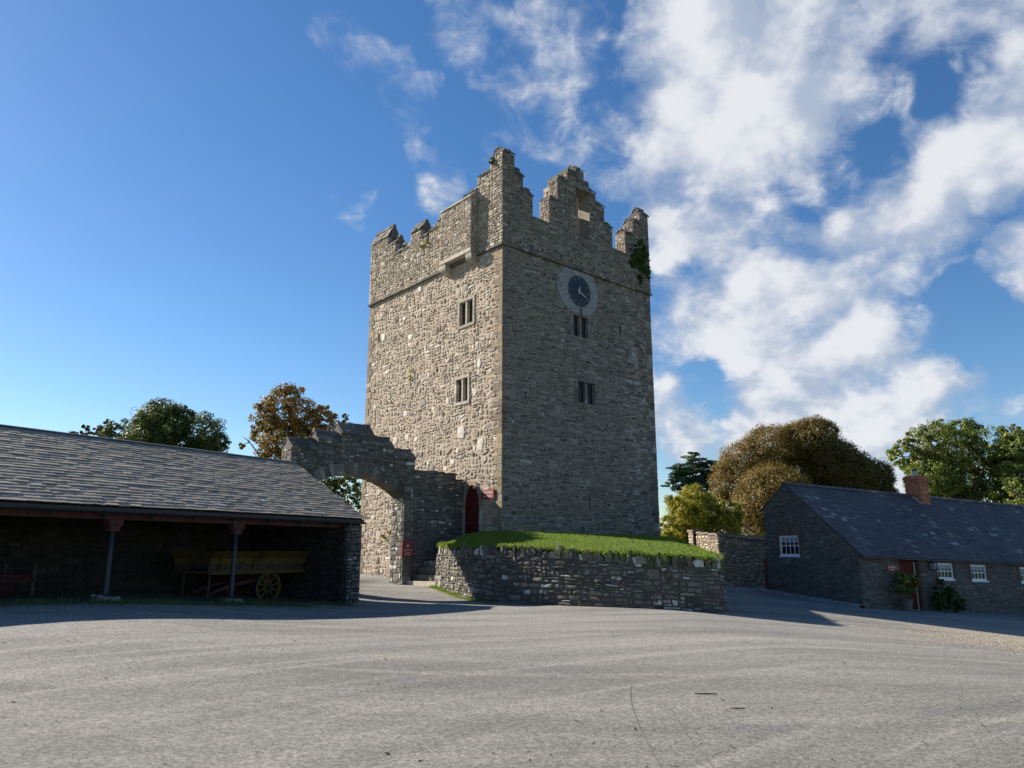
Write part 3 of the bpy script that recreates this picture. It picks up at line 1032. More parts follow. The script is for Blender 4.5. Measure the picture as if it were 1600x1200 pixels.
# unseen wall added behind the belfry, holed to let sun onto the right jamb
mb = MB()
for a, b, c, d in ((4.3, 5.0, 16.1, 19.6), (5.5, 6.28, 16.1, 19.6), (5.0, 5.5, 16.1, 18.9), (5.0, 5.5, 19.5, 19.6)):
    mb.box(FRP, a, b, -1.8, -1.55, c, d)
mb.box(FRP, 4.3, 6.28, -1.8, -.72, 19.66, 19.9)
mb.box(FRP, 5.80, 6.27, -1.55, -.72, 16.1, 19.6)
mb.build('belfry_sun_screen', M_MORTAR, tower)

# machicolation box over the door
BX0, BX1, BD = 1.78, 4.22, .43
FBX = Fr(FL(0, BD, 0), TA + 90, flip=True)
m = MB()
m.box(FL, BX0, BX1, .02, BD, 15.4, 17.98)
m.build('machicolation', M_MORTAR, tower)
ST.fill(rng, FBX, (BX0, BX1, 15.42, 17.96), prot=.026, seed=50, h=(.055, .15), wd=(.14, .42), gap=(.006, .018))
FE = Fr((0, 0, 0), 0)
FE.o, FE.u, FE.v = Vector(FL(BX0, BD, 0)), -FL.v, -FL.u
ST.fill(rng, FE, (0, BD - .08, 15.42, 17.96), prot=.02, seed=51, h=(.06, .15), wd=(.12, .3))
s = BX0 - .03
while s < BX1:
    l = min(rng.uniform(.5, .9), BX1 + .03 - s)
    m = MB().sprism(FL, [(BD + .06, 17.97), (BD + .06, 18.04), (.0, 18.46), (.0, 17.97)], s + .003, s + l - .003)
    m.v = [(p[0] + rng.uniform(-.012, .012), p[1] + rng.uniform(-.012, .012), p[2] + rng.uniform(-.012, .012)) for p in m.v]
    m.build('machicolation_cap', M_DRESS, tower)
    s += l
for s0, s1 in ((BX0 - .02, BX0 + .42), (BX1 - .42, BX1 + .02)):
    arc = [(.0, 14.72)] + [(.12 + .30 * math.sin(a_), 15.08 - .34 * math.cos(a_)) for a_ in np.linspace(0, math.pi / 2, 7)] + [(BD + .02, 15.4), (.0, 15.4)]
    MB().sprism(FL, arc, s0, s1).build('corbel', M_DRESS, tower)
MB().box(FL, BX0 - .02, BX1 + .02, .14, BD + .03, 15.22, 15.41).build('corbel_lintel', M_DRESS, tower)


def tower_window(F, o, mat_s):
    a, b, c, d = o
    wn = MB()
    fr_ = .13
    wn.rbox(F, a - fr_, b + fr_, -.25, .045, d, d + fr_, rng, .008)
    wn.rbox(F, a - fr_, b + fr_, -.25, .06, c - fr_, c, rng, .008)
    for q0, q1 in ((a - fr_, a), (b, b + fr_)):
        zz = c
        while zz < d - .02:
            hh = min(rng.uniform(.25, .45), d - zz)
            wn.rbox(F, q0, q1, -.25, .045, zz + .003, zz + hh - .003, rng, .006)
            zz += hh
    wo_ = wn.build('window', mat_s, tower)
    mid = (a + b) / 2
    MB().box(F, mid - .055, mid + .055, -.2, .02, c, d).build('mullion', mat_s, wo_)
    for q0, q1 in ((a, mid - .055), (mid + .055, b)):
        MB().box(F, q0, q1, -.16, -.15, c, d).build('pane', M_LEADED, wo_)
        bars = MB()
        n_ = 7
        for i in range(1, n_):
            zz = c + (d - c) * i / n_
            bars.box(F, q0, q1, -.15, -.142, zz - .006, zz + .006)
        bars.box(F, (q0 + q1) / 2 - .006, (q0 + q1) / 2 + .006, -.15, -.1415, c, d)
        bars.build('glazing_bar', M_IRONB, wo_)


for o in L_WIN:
    tower_window(FL, o, M_DRESS)
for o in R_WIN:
    tower_window(FR, o, M_DRESS_SHADE)

# clock in its eye-shaped cement surround
sur = [(3.74, 14.92), (3.44, 14.47), (3.36, 14.04), (3.45, 13.68), (3.68, 13.25), (4.02, 12.97), (4.28, 12.88), (4.29, 12.885), (5.59, 12.885), (5.80, 13.03), (6.07, 13.41), (6.21, 13.95), (6.18, 14.34), (5.97, 14.72), (5.62, 15.03), (3.95, 15.03)]
clock = MB().prism(FR, [(a, c) for a, c in sur], -.03, .045).build('clock', M_CEMENT, tower)
CS, CZ, CRX = 4.86, 13.99, .80
ring = MB()
N = 48
v, f = [], []
for k in range(N):
    a_ = 2 * math.pi * k / N
    for r_, d_ in ((CRX + .09, .045), (CRX + .06, .075), (CRX, .075), (CRX - .015, .05)):
        v.append(FR(CS + r_ * math.cos(a_), d_, CZ + r_ * math.sin(a_)))
for k in range(N):
    for j in range(3):
        f.append((k * 4 + j, ((k + 1) % N) * 4 + j, ((k + 1) % N) * 4 + j + 1, k * 4 + j + 1))
ring.add(v, f).build('dial_rim', M_CEMENT, clock)
MB().prism(FR, [(CS + CRX * math.cos(2 * math.pi * k / N), CZ + CRX * math.sin(2 * math.pi * k / N)) for k in range(N)], .046, .056).build('dial', M_DIAL, clock)
ROM = ['XII', 'I', 'II', 'III', 'IIII', 'V', 'VI', 'VII', 'VIII', 'IX', 'X', 'XI']
for i, rn in enumerate(ROM):
    a_ = R(90 - 30 * i)
    rr = CRX * .80
    ca, sa = math.cos(a_ - math.pi / 2), math.sin(a_ - math.pi / 2)

    class NF:
        def __call__(self, s, d, z, cs=CS + rr * math.cos(a_), cz=CZ + rr * math.sin(a_), ca=ca, sa=sa):
            return FR(cs + s * ca - z * sa, d, cz + s * sa + z * ca)
    text_part('numeral', rn, NF(), 0, 0, .058, .19, M_DULL, clock, extrude=.001, sx=.75)
for ang, ln, wd_ in ((90 - 6 * 19.5, .66, .022), (90 - 9.5, .30, .032)):
    a_ = R(ang)
    ca, sa = math.cos(a_), math.sin(a_)
    pl = [(-.14, -wd_), (ln * .55, -wd_ * 1.2), (ln, 0), (ln * .55, wd_ * 1.2), (-.14, wd_)]
    MB().prism(FR, [(CS + x * ca - y * sa, CZ + x * sa + y * ca) for x, y in pl], .066 + (.012 if ln > .5 else 0), .072 + (.012 if ln > .5 else 0)).build('clock_hand', M_GOLD, clock)
MB().box(FR, 4.93, 4.99, .04, .09, 12.72, 13.14).build('drip_pipe', M_IRON, clock)

# red pointed door
def ogive(a, b, zs, zt, n=8):
    m_ = (a + b) / 2
    pts = []
    for i in range(n + 1):
        t = i / n
        pts.append((a + (m_ - a) * (1 - math.cos(t * math.pi / 2)) ** 1.0 * 1.0, zs + (zt - zs) * math.sin(t * math.pi / 2)))
    return pts + [(a + b - x, zz) for x, zz in reversed(pts[:-1])]


og = ogive(DOOR[0], DOOR[1], 3.45, DOOR[3])
n_pl = 6
door = MB()
for i in range(n_pl):
    a = DOOR[0] + (DOOR[1] - DOOR[0]) * i / n_pl
    b = DOOR[0] + (DOOR[1] - DOOR[0]) * (i + 1) / n_pl

    def top(x):
        for (x0, z0_), (x1, z1_) in zip(og[:-1], og[1:]):
            if x0 <= x <= x1:
                return z0_ + (z1_ - z0_) * (x - x0) / max(1e-6, x1 - x0)
        return 3.45
    door.prism(FL, [(a + .006, 2.38), (b - .006, 2.38), (b - .006, top(b - .006)), ((a + b) / 2, top((a + b) / 2)), (a + .006, top(a + .006))], .004, .03)
dr = door.build('door', M_REDD, tower)
MB().box(FL, DOOR[0] + .1, DOOR[0] + .16, .03, .08, 3.25, 3.4).build('door_handle', M_IRON, dr)
for zz in (2.8, 3.7):
    MB().box(FL, DOOR[0] + .3, DOOR[1] - .03, .03, .042, zz, zz + .05).build('hinge_strap', M_IRON, dr)
# dressed stones round the door
og2 = ogive(DOOR[0] - .17, DOOR[1] + .17, 3.4, DOOR[3] + .19)
og1 = ogive(DOOR[0], DOOR[1], 3.4, DOOR[3] + .0)
for i in range(0, len(og1) - 1, 2):
    j = min(i + 2, len(og1) - 1)
    q = [og1[i], og1[i + 1], og1[j], og2[j], og2[i + 1], og2[i]]
    MB().prism(FL, [(x, zz) for x, zz in q], -.05, .075).build('arch_stone', M_QUOIN, tower)
zz = 2.3
while zz < 3.38:
    hh = min(rng.uniform(.22, .38), 3.4 - zz)
    for a, b in ((DOOR[0] - rng.choice((.14, .24)), DOOR[0]), (DOOR[1], DOOR[1] + rng.choice((.14, .22)))):
        MB().rbox(FL, a, b, -.05, .07, zz + .004, zz + hh - .004, rng, .008).build('jamb_stone', M_DRESS, tower)
    zz += hh
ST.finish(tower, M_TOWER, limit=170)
SD.finish(tower, M_SCHIST_SHADE, limit=130)

# ------------------------------------------------------------------ gateway wall
GO = Vector(FL(2.6, 0, 0))
FG = Fr(GO, TA + 180, flip=True)         # k outwards from the tower, facing the yard
gate = thing('gateway_wall', 'dark stone gateway with a wide arch and stepped saddleback battlements', 'stone gateway', (FG(5.4, 0, 0)[0], FG(5.4, 0, 0)[1], 0))
GT = .85
AC, AR, ASP, ACR = 5.4, 2.25, 3.86, 4.60     # arch centre, half span, springing, crown


def arch_z(k):
    h = ACR - ASP
    rad = (AR * AR + h * h) / (2 * h)
    x = k - AC
    return ASP + math.sqrt(max(0, rad * rad - x * x)) - (rad - h) if abs(x) < AR else -.5


wallm = MB()
TOPS = [(0.02, .45, 4.62), (.45, 2.62, 4.90), (2.62, 3.68, 5.42), (3.68, 4.62, 5.84), (4.62, 6.14, 6.18), (6.14, 7.1, 5.84), (7.1, 8.15, 5.42)]
br = sorted({a for t in TOPS for a in t[:2]} | set(np.linspace(AC - AR, AC + AR, 25).tolist()))
for a, b in zip(br[:-1], br[1:]):
    m_ = (a + b) / 2
    top_ = [t[2] for t in TOPS if t[0] <= m_ <= t[1]][0]
    za, zb = (arch_z(a + 1e-6), arch_z(b - 1e-6)) if abs(m_ - AC) < AR else (-.5, -.5)
    wallm.prism(FG, [(a, za), (b, zb), (b, top_), (a, top_)], -GT, 0)
wallm.build('wall', M_MORTARD, gate)
GS = Stones()
# saddleback caps with little gables, as in the tower
for (a, b, zt, zr) in ((2.60, 3.69, 5.42, 5.86), (3.69, 4.63, 5.84, 6.28), (4.63, 6.13, 6.18, 6.66), (6.13, 7.11, 5.84, 6.28), (7.11, 8.17, 5.42, 5.90)):
    saddle(FG, a, b, zt, zr, GT, gate, .06)
s = .05
while s < 2.6:
    l = min(rng.uniform(.25, .5), 2.6 - s)
    zt = 4.62 if s < .42 else 4.90
    MB().rbox(FG, s, s + l - .01, -GT - .03, .05, zt, zt + rng.uniform(.06, .12), rng, .02).build('coping', M_COPING, gate)
    s += l
# voussoirs of the arch
n_ = 23
for i in range(n_):
    t0, t1 = i / n_, (i + 1) / n_
    k0, k1 = AC - AR + 2 * AR * t0, AC - AR + 2 * AR * t1

    def rim(k, o):
        h = ACR - ASP
        rad = (AR * AR + h * h) / (2 * h)
        cz = ACR - rad
        a_ = math.atan2(k - AC, arch_z(min(max(k, AC - AR + 1e-4), AC + AR - 1e-4)) - cz)
        return (AC + (rad + o) * math.sin(a_), cz + (rad + o) * math.cos(a_))
    ln = rng.uniform(.36, .48)
    p = [rim(k0 + .006, -.01), rim(k1 - .006, -.01), rim(k1 - .006, ln), rim(k0 + .006, ln)]
    MB().prism(FG, p, -GT - .012, .03 + rng.uniform(0, .012)).build('voussoir', M_SLABS, gate)
arch_open = []
for k in np.linspace(AC - AR - .25, AC + AR + .25, 30):
    zc = max(arch_z(k), arch_z(min(max(k, AC - AR + .02), AC + AR - .02)))
    arch_open.append((k - .085, k + .085, -1, zc + .36 if abs(k - AC) < AR else zc + .30))
arch_open = [o for o in arch_open if abs((o[0] + o[1]) / 2 - AC) < AR - .02] + [(AC - AR - .01, AC + AR + .01, -1, ASP)]
arch_open += [(AC - AR - .3, AC - AR + .1, ASP - .05, ASP + .35), (AC + AR - .1, AC + AR + .3, ASP - .05, ASP + .35)]
for (a, b, zt) in TOPS:
    z0 = .02 if True else 0
    GS.fill(rng, FG, (a, b, z0, zt), arch_open, prot=.03, seed=60 + a, h=(.06, .19), wd=(.14, .5), gap=(.006, .02), white=.03, warp=.06)
# the lit right jamb, facing out through the arch
FJ = Fr((0, 0, 0), 0)
FJ.o, FJ.u, FJ.v = Vector(FG(AC - AR, 0, 0)), -FG.v, FG.u
GS.fill(rng, FJ, (0, GT, .05, ASP), prot=.018, seed=70, h=(.1, .26), wd=(.16, .42), gap=(.006, .016), white=.1)
# outer end
FJ2 = Fr((0, 0, 0), 0)
FJ2.o, FJ2.u, FJ2.v = Vector(FG(8.15, 0, 0)), -FG.v, FG.u
GS.fill(rng, FJ2, (0, GT, 3.2, 5.42), prot=.02, seed=71, h=(.1, .22), wd=(.16, .4))
for zs, s in ((5.42, 7.11), (5.84, 6.13)):
    pass
# pier strip beside the arch standing slightly forward
z = .1
while z < 4.2:
    h = min(rng.uniform(.22, .42), 4.25 - z)
    MB().rbox(FG, 2.74, 3.145, -.1, .075, z + .006, z + h - .006, rng, .012).build('jamb_stone', M_SLABS, gate)
    z += h
GS.finish(gate, M_SLABS)

# ------------------------------------------------------------------ mound and its curved retaining wall
rng = random.Random(21)
PATH = [(-2.86, 29.26), (-2.0, 27.3), (-1.06, 25.65), (-.1, 24.75), (1.0, 24.05), (2.6, 23.2), (4.3, 22.55), (5.5, 22.2), (6.08, 22.4), (6.35, 23.3), (6.8, 26.0), (7.3, 30.0), (7.75, 36.0)]


def catmull(P, n):
    out = []
    for i in range(len(P) - 1):
        p0, p1, p2, p3 = P[max(0, i - 1)], P[i], P[i + 1], P[min(len(P) - 1, i + 2)]
        for k in range(n):
            t = k / n
            out.append(tuple(.5 * (2 * p1[j] + (p2[j] - p0[j]) * t + (2 * p0[j] - 5 * p1[j] + 4 * p2[j] - p3[j]) * t * t + (3 * p1[j] - p0[j] - 3 * p2[j] + p3[j]) * t ** 3) for j in (0, 1)))
    out.append(P[-1])
    return out


WP = catmull(PATH, 8)
ARC = [0.0]
for a, b in zip(WP[:-1], WP[1:]):
    ARC.append(ARC[-1] + math.hypot(b[0] - a[0], b[1] - a[1]))
WLEN = ARC[-1]


def wpt(s):
    s = min(max(s, 0), WLEN - 1e-6)
    i = int(np.searchsorted(ARC, s, side='right') - 1)
    i = min(i, len(WP) - 2)
    t = (s - ARC[i]) / (ARC[i + 1] - ARC[i])
    a, b = WP[i], WP[i + 1]
    ta = Vector((WP[min(i + 1, len(WP) - 1)][0] - WP[max(i - 1, 0)][0], WP[min(i + 1, len(WP) - 1)][1] - WP[max(i - 1, 0)][1], 0)).normalized()
    tb = Vector((WP[min(i + 2, len(WP) - 1)][0] - WP[i][0], WP[min(i + 2, len(WP) - 1)][1] - WP[i][1], 0)).normalized()
    tt = ta.lerp(tb, t).normalized()
    return a[0] + (b[0] - a[0]) * t, a[1] + (b[1] - a[1]) * t, tt


def ztop(s):
    return float(np.interp(s, [0, 4, 7, 10, 12.4, 30], [1.86, 1.83, 1.74, 1.57, 1.45, 2.0]))


def zbot(s):
    x, y, _ = wpt(s)
    return g1(x, y) - .12


HN = 1.5


class CurveFr:
    """along the wall, outwards, and up (0..HN from the ground to under the coping)"""
    def __call__(self, s, d, z):
        x, y, t = wpt(s)
        n_ = Vector((t.y, -t.x, 0))
        zb, zt = zbot(s), ztop(s) - .30
        bat = .10 * (1 - z / HN)
        return (x + n_.x * (d + bat), y + n_.y * (d + bat), zb + (zt - zb) * z / HN)


CF = CurveFr()
rw = thing('retaining_wall', 'curved rubble retaining wall holding up the grassy mound below the tower', 'retaining wall', (2.5, 21.75, 0))
mb = MB()
prof = [(0, 0), (0, HN), (-.5, HN), (-.5, 0)]
NS = 110
for i in range(NS + 1):
    s = WLEN * i / NS
    for d, z in prof:
        mb.v.append(CF(s, d, z))
        mb.t.append((.5, .5, .5))
for i in range(NS):
    for j in range(4):
        mb.f.append((i * 4 + j, (i + 1) * 4 + j, (i + 1) * 4 + (j + 1) % 4, i * 4 + (j + 1) % 4))
mb.f.append((0, 1, 2, 3))
mb.f.append(tuple(NS * 4 + j for j in (3, 2, 1, 0)))
mb.build('wall_core', M_MORTARD, rw)
RS = Stones()
RS.fill(rng, CF, (0, 17.0, 0, HN), prot=.045, seed=80, h=(.07, .22), wd=(.14, .5), gap=(.008, .024), white=.035, warp=.07)
# squared end stones at the steps
FEnd = Fr((0, 0, 0), 0)
x, y, t = wpt(0)
FEnd.o, FEnd.u, FEnd.v = Vector((x, y, zbot(0))), Vector((-t.y, t.x, 0)), -t
RS.fill(rng, FEnd, (0, .5, 0, 1.7), prot=.03, seed=81, h=(.14, .34), wd=(.2, .5))
RS.finish(rw, M_SLABS)
# upright coping stones
s = .05
while s < 16.5:
    l = rng.choice((rng.uniform(.06, .12), rng.uniform(.1, .2), rng.uniform(.18, .32)))
    hgt = rng.uniform(.14, .36)
    x, y, t = wpt(s + l / 2)
    F = Fr((0, 0, 0), 0)
    F.o, F.u, F.v = Vector((x, y, ztop(s) - .31)), t, Vector((t.y, -t.x, 0))
    lean = rng.uniform(-.10, .13)
    m = MB()
    b = [(-l * .4, -.02), (l * .45, -.02), (l * .55 + lean * .5, hgt * .5), (l * rng.uniform(.25, .5) + lean, hgt * rng.uniform(.75, .95)), (lean + rng.uniform(-.2, .2) * l, hgt * 1.05), (-l * rng.uniform(.25, .5) + lean, hgt * rng.uniform(.7, .95)), (-l * .55 + lean * .5, hgt * .45)]
    pr = rng.uniform(.0, .07)
    m.prism(F, b, -.42, pr, (rng.random(), 1.7 if rng.random() < .07 else rng.random() * .7, rng.random()))
    m.v = [(p[0] + rng.uniform(-.015, .015), p[1] + rng.uniform(-.015, .015), p[2] + rng.uniform(-.01, .01)) for p in m.v]
    m.build('coping_stone', M_SLABS, rw)
    s += l * rng.uniform(.92, 1.1) + .004

# the mound itself: from the wall head up to the tower foot
INN = [FL(.5, .45, 0), FL(.1, .3, 0), FR(.3, .1, 0), FR(WR * .5, .05, 0), FR(WR, .05, 0), FR(WR + .1, -3, 0)]
INW = [0, 3.0, 6.0, 9.5, 14.0, WLEN]


def mound_pt(s, v):
    x, y, t = wpt(s)
    n_ = Vector((t.y, -t.x, 0))
    x, y = x - n_.x * .12, y - n_.y * .12
    xi = float(np.interp(s, INW, [p[0] for p in INN]))
    yi = float(np.interp(s, INW, [p[1] for p in INN]))
    z0 = ztop(s) - .03
    z1 = float(np.interp(s, [0, 6, 14, 30], [2.36, 2.42, 2.30, 2.2]))
    zz = z0 + (z1 - z0) * (1 - (1 - v) ** 1.7) + .05 * noise.noise(Vector((x * .8 + v * 3, y * .8, 4.0)))
    return (x + (xi - x) * v, y + (yi - y) * v, zz)


mb = MB()
NA, NB = 100, 16
for i in range(NA + 1):
    for j in range(NB + 1):
        mb.v.append(mound_pt(WLEN * i / NA, j / NB))
        mb.t.append((.5, .5, .5))
for i in range(NA):
    for j in range(NB):
        a = i * (NB + 1) + j
        mb.f.append((a, a + NB + 1, a + NB + 2, a + 1))
mb.build('mound', M_TURF, kind='structure', loc=(2, 26, 1.8), smooth=True)
# side of the mound by the steps
mb = MB()
for j in range(NB + 1):
    p = mound_pt(0, j / NB)
    mb.v += [p, (p[0], p[1], -.2)]
    mb.t += [(.5, .5, .5)] * 2
for j in range(NB):
    mb.f.append((2 * j, 2 * j + 1, 2 * j + 3, 2 * j + 2))
mb.build('mound_side', M_MORTARD, rw)


def blades(name, mat, pts, hmin, hmax, width, rs, label=None, parent=None, lean=.5, kind='stuff'):
    n = len(pts)
    ang = rs.uniform(0, 2 * np.pi, n)
    h = rs.uniform(hmin, hmax, n) * np.array([.75 + .7 * abs(noise.noise(Vector((p[0] * 2.2, p[1] * 2.2, 8.0)))) for p in pts])
    w_ = width * rs.uniform(.6, 1.4, n)
    ln = rs.uniform(0, lean, n) * h
    la = rs.uniform(0, 2 * np.pi, n)
    dx, dy = np.cos(ang) * w_ / 2, np.sin(ang) * w_ / 2
    b = np.asarray(pts)
    p0 = b + np.stack([-dx, -dy, np.full(n, -.01)], 1)
    p1 = b + np.stack([dx, dy, np.full(n, -.01)], 1)
    top_ = b + np.stack([np.cos(la) * ln, np.sin(la) * ln, h], 1)
    V = np.stack([p0, p1, top_], 1)
    T = np.stack([rs.random(n), rs.random(n), rs.random(n)], 1)
    return quads_object(name, mat, parent, V, T, loc=(float(b[0][0]), float(b[0][1]), float(b[0][2])), kind=kind, n=3)


rs = np.random.RandomState(5)
P = []
for _ in range(80000):
    s = rs.random() * 18.5
    v = rs.random() ** 1.25
    P.append(mound_pt(s, v))
o = blades('mound_grass', M_GRASS, P, .03, .085, .02, rs)
# grass and weeds hanging over the head of the wall
P = []
for _ in range(15000):
    s = rs.random() * 17
    if rs.random() > float(np.interp(s, [0, 2, 5, 7.5, 10, 12, 21], [.9, .55, .2, .55, .9, 1, 1])):
        continue
    x, y, t = wpt(s)
    q = rs.uniform(-.3, .05)
    dn = rs.random() ** 2 * (.5 if s > 9.5 else (.25 if s > 7 else .1))
    k = noise.noise(Vector((s * 1.3, 0, 3))) * .12
    P.append((x + t.y * (q + .05 * (dn > .03)), y - t.x * (q + .05 * (dn > .03)), ztop(s) + .0 - dn + k))
blades('wall_head_grass', M_GRASS, P, .04, .13, .022, rs, lean=1.3)
# sparse grass by the steps and along wall feet
P = []
for _ in range(5000):
    s = rs.random() ** 1.5 * 5
    x, y, t = wpt(s)
    q = abs(rs.normal(0, .12)) + .06
    xx, yy = x + t.y * q, y - t.x * q
    P.append((xx, yy, g1(xx, yy)))
for _ in range(9000):
    a = rs.uniform(-12.5, -.8)
    b = rs.normal(.15, .38)
    xx, yy = -4.75 + .545 * a + .839 * b, 24 + .839 * a - .545 * b
    if noise.noise(Vector((xx * 1.2, yy * 1.2, 0))) > -.1:
        P.append((xx, yy, g1(xx, yy)))
blades('verge_grass', M_GRASS, P[:5000], .03, .10, .02, rs)
blades('shed_verge_grass', M_LIVY, P[5000:], .03, .11, .022, rs)  # darker leaf colour stands in for the shade along the shed

# stone steps up to the red door
steps = thing('stone_steps', 'worn stone steps rising between the mound and the gateway wall to the red door', 'steps', FG(1.8, 1.1, 0)[:2] + (.3,))
for i in range(8):
    k1 = 2.95 - i * .29
    z = .20 + (i + 1) * .26
    MB().rbox(FG, .35, k1, .08, 2.2, z - .26, z, rng, .012).build('step', M_SLABS if i else M_DRESS, steps)

# ------------------------------------------------------------------ open-fronted cart shed
rng = random.Random(31)
SO = Vector((-4.75, 24, 0))
FS = Fr(SO, 57)
SL = -14.5
EZ, RZ, RB = 2.63, 4.76, 4.3
shed = thing('cart_shed', 'long open-fronted cart shed with a grey slate roof on iron columns', 'shed', (-8.8, 18.5, .2))
PIT = math.atan2(RZ - EZ, RB)
mb = MB()
mb.sprism(FS, [(.02, EZ - .05), (-RB, RZ - .05), (-5.3, 4.2), (-5.3, 4.12), (-RB, RZ - .14), (.0, EZ - .13)], SL, .02)
for k, dx in enumerate((0, .75, .95, .95, .75, 0)):
    p = Vector(mb.v[6 + k]) + FS.u * dx
    mb.v[6 + k] = tuple(p)
mb.build('roof_deck', M_TIMBER, shed)
# slates
gauge = .175
SKEW = .75
slope = math.hypot(RB, RZ - EZ)
nc = int(slope / gauge)
items = []
for c in range(nc + 1):
    t0 = -.04 + c * gauge
    a = SL + (.21 if c % 2 else 0) + rng.uniform(-.03, .03)
    AE = .09 + SKEW * min(1.0, max(0, t0) / slope)
    while a < AE - .01:
        w_ = rng.uniform(.24, .34)
        b = min(a + w_, AE)
        if b - a < .1:
            break
        ln = .38
        t1 = min(t0 + ln, slope + .02)
        lift = rng.uniform(.0, .012)
        sk = rng.uniform(-.006, .006)
        dt = rng.uniform(-.008, .008)
        if rng.random() < .015:
            sk += rng.uniform(-.03, .03)
        v = []
        for up in (.002, .019):
            for tt, ll in ((t0 + dt, .026 + lift), (t1, .002)):
                for s_ in (a + .003, b - .003):
                    q = tt + sk * (1 if s_ > (a + b) / 2 else -1)
                    n_ = ll + up
                    v.append(FS(s_, -(q * math.cos(PIT)) - n_ * -math.sin(PIT) * 1.0 * 1.0, EZ + q * math.sin(PIT) + n_ * math.cos(PIT)))
        f = [(0, 1, 3, 2), (4, 6, 7, 5), (0, 4, 5, 1), (2, 3, 7, 6), (0, 2, 6, 4), (1, 5, 7, 3)]
        d = (Vector(v[0]) - CAMP).length
        vis = Vector(v[0]).x / Vector(v[0]).y
        score = 1 / d ** 2 if vis > -.72 else 0
        items.append((score, v, f, (rng.random(), rng.random(), rng.random())))
        a = b
SS = Stones()
SS.items = items
SS.finish(shed, M_SLATE, 'slate')
mb = MB()
for k in range(5):
    pass
mb.sprism(FS, [(-RB, RZ), (-5.35, 4.22), (-5.35, 4.19), (-RB, RZ - .03)], SL, .80)
mb.build('rear_slope', M_SLATE, shed)
a = SL
while a < .80:
    l = min(.46, .84 - a)
    if l < .05:
        break
    m = MB()
    arc = [(-RB + .15 * math.cos(t), RZ + .0 + .065 * math.sin(t) - .03 * abs(math.cos(t))) for t in np.linspace(0, math.pi, 7)]
    arc2 = [(x, zz - .025) for x, zz in reversed(arc)]
    m.sprism(FS, arc + arc2, a + .004, a + l - .004)
    m.build('ridge_tile', M_SLATEC, shed)
    a += l
# gutter, wall plate, columns
arc = [(.10 + .065 * math.cos(t), EZ - .10 + .065 * math.sin(t)) for t in np.linspace(math.pi, 2 * math.pi, 8)]
arc2 = [(.10 + .055 * math.cos(t), EZ - .10 + .055 * math.sin(t)) for t in np.linspace(2 * math.pi, math.pi, 8)]
MB().sprism(FS, arc + arc2, SL, -.02).build('gutter', M_IRON, shed)
MB().box(FS, SL, -.74, -.46, -.24, 2.34, 2.52).build('wall_plate', M_MAROON, shed)
MB().box(FS, SL, .0, -.02, .02, EZ - .17, EZ - .04).build('fascia', M_IRON, shed)
for a in (-4.47, -7.86, -11.3):
    p = FS(a, -.35, 0)
    zg = g1(p[0], p[1])
    cm = MB().tube([FS(a, -.35, zg + .02), FS(a, -.35, zg + .25), FS(a, -.35, 1.4), FS(a, -.35, 2.12)], [.075, .065, .06, .05], 12)
    co = cm.build('column', M_IRONB, shed, smooth=True)
    m = MB()
    m.box(FS, a - .12, a + .12, -.45, -.25, 2.07, 2.2)
    m.box(FS, a - .17, a + .17, -.47, -.23, 2.2, 2.335)
    m.build('capital', M_MAROON, co)
    m = MB()
    for i in range(4):
        dx = (-.13, .12, -.08, .1)[i]
        m.rbox(FS, a + dx - .13, a + dx + .12, -.5 + .1 * (i % 2), -.22 + .08 * (i % 2), zg - .1, zg + (.1, .08, .13, .06)[i], rng, .04)
    m.build('base_stone', M_SLABS, co)
dp = [FS(-.62, .09, EZ - .14), FS(-.66, .06, EZ - .3), FS(-.68, .02, EZ - .42), FS(-.68, .02, -.1)]
MB().tube(dp, .042, 10).build('downpipe', M_IRONB, shed, smooth=True)
# end wall and its pier, back wall, far end
mb = MB()
mb.add([FS(q[0], q[1], z_) for z_ in (-.4, 2.42) for q in ((-.74, -.03), (-.02, -.03), (.7, -4.95), (-.74, -4.95))], [(0, 1, 5, 4), (1, 2, 6, 5), (2, 3, 7, 6), (3, 0, 4, 7)])
mb.add([FS(-.02, -.03, 2.42), FS(.7, -4.95, 2.42), FS(.7, -4.95, 4.1), FS(.7, -RB, RZ - .16), FS(-.74, -.03, 2.42), FS(-.74, -4.95, 2.42), FS(-.74, -4.95, 4.1), FS(-.74, -RB, RZ - .16)],
       [(0, 1, 2, 3), (7, 6, 5, 4), (0, 3, 7, 4)])
mb.box(FS, SL, -.74, -4.95, -4.55, -.4, 4.05)
mb.box(FS, SL, SL + .6, -4.55, -.1, -.4, 2.6)
mb.build('end_wall', M_INSHADEM, shed)
SW = Stones()
FPI = Fr(FS(0, -.03, 0), 57)
SW.fill(rng, FPI, (-.74, 0, -.05, 2.42), prot=.03, seed=90, h=(.07, .2), wd=(.14, .42), white=.04)
FIN = Fr((0, 0, 0), 0)
FIN.o, FIN.u, FIN.v = Vector(FS(-.74, -.03, 0)), -FS.v, -FS.u
SB_ = Stones()
SB_.fill(rng, FIN, (0, 4.5, -.05, 2.5), prot=.03, seed=91, h=(.07, .2), wd=(.14, .42))
FBK = Fr(FS(0, -4.55, 0), 57)
SB_.fill(rng, FBK, (SL + .6, -.74, .1, 3.2), prot=.03, seed=92, h=(.1, .24), wd=(.2, .55), gap=(.01, .02))
SW.finish(shed, M_SLABS)
SB_.finish(shed, M_INSHADE, name='back_wall_stone')
for a in np.arange(SL + .5, -.9, 1.15):
    MB().sprism(FS, [(-.02, EZ - .14), (-RB, RZ - .145), (-RB, RZ - .28), (-.02, EZ - .27)], a, a + .07).build('rafter', M_TIMBER, shed)
for a in (-4.47, -7.86, -11.3):
    MB().box(FS, a - .08, a + .08, -4.6, -.46, 2.36, 2.5).build('tie_beam', M_TIMBER, shed)
zf = MB()
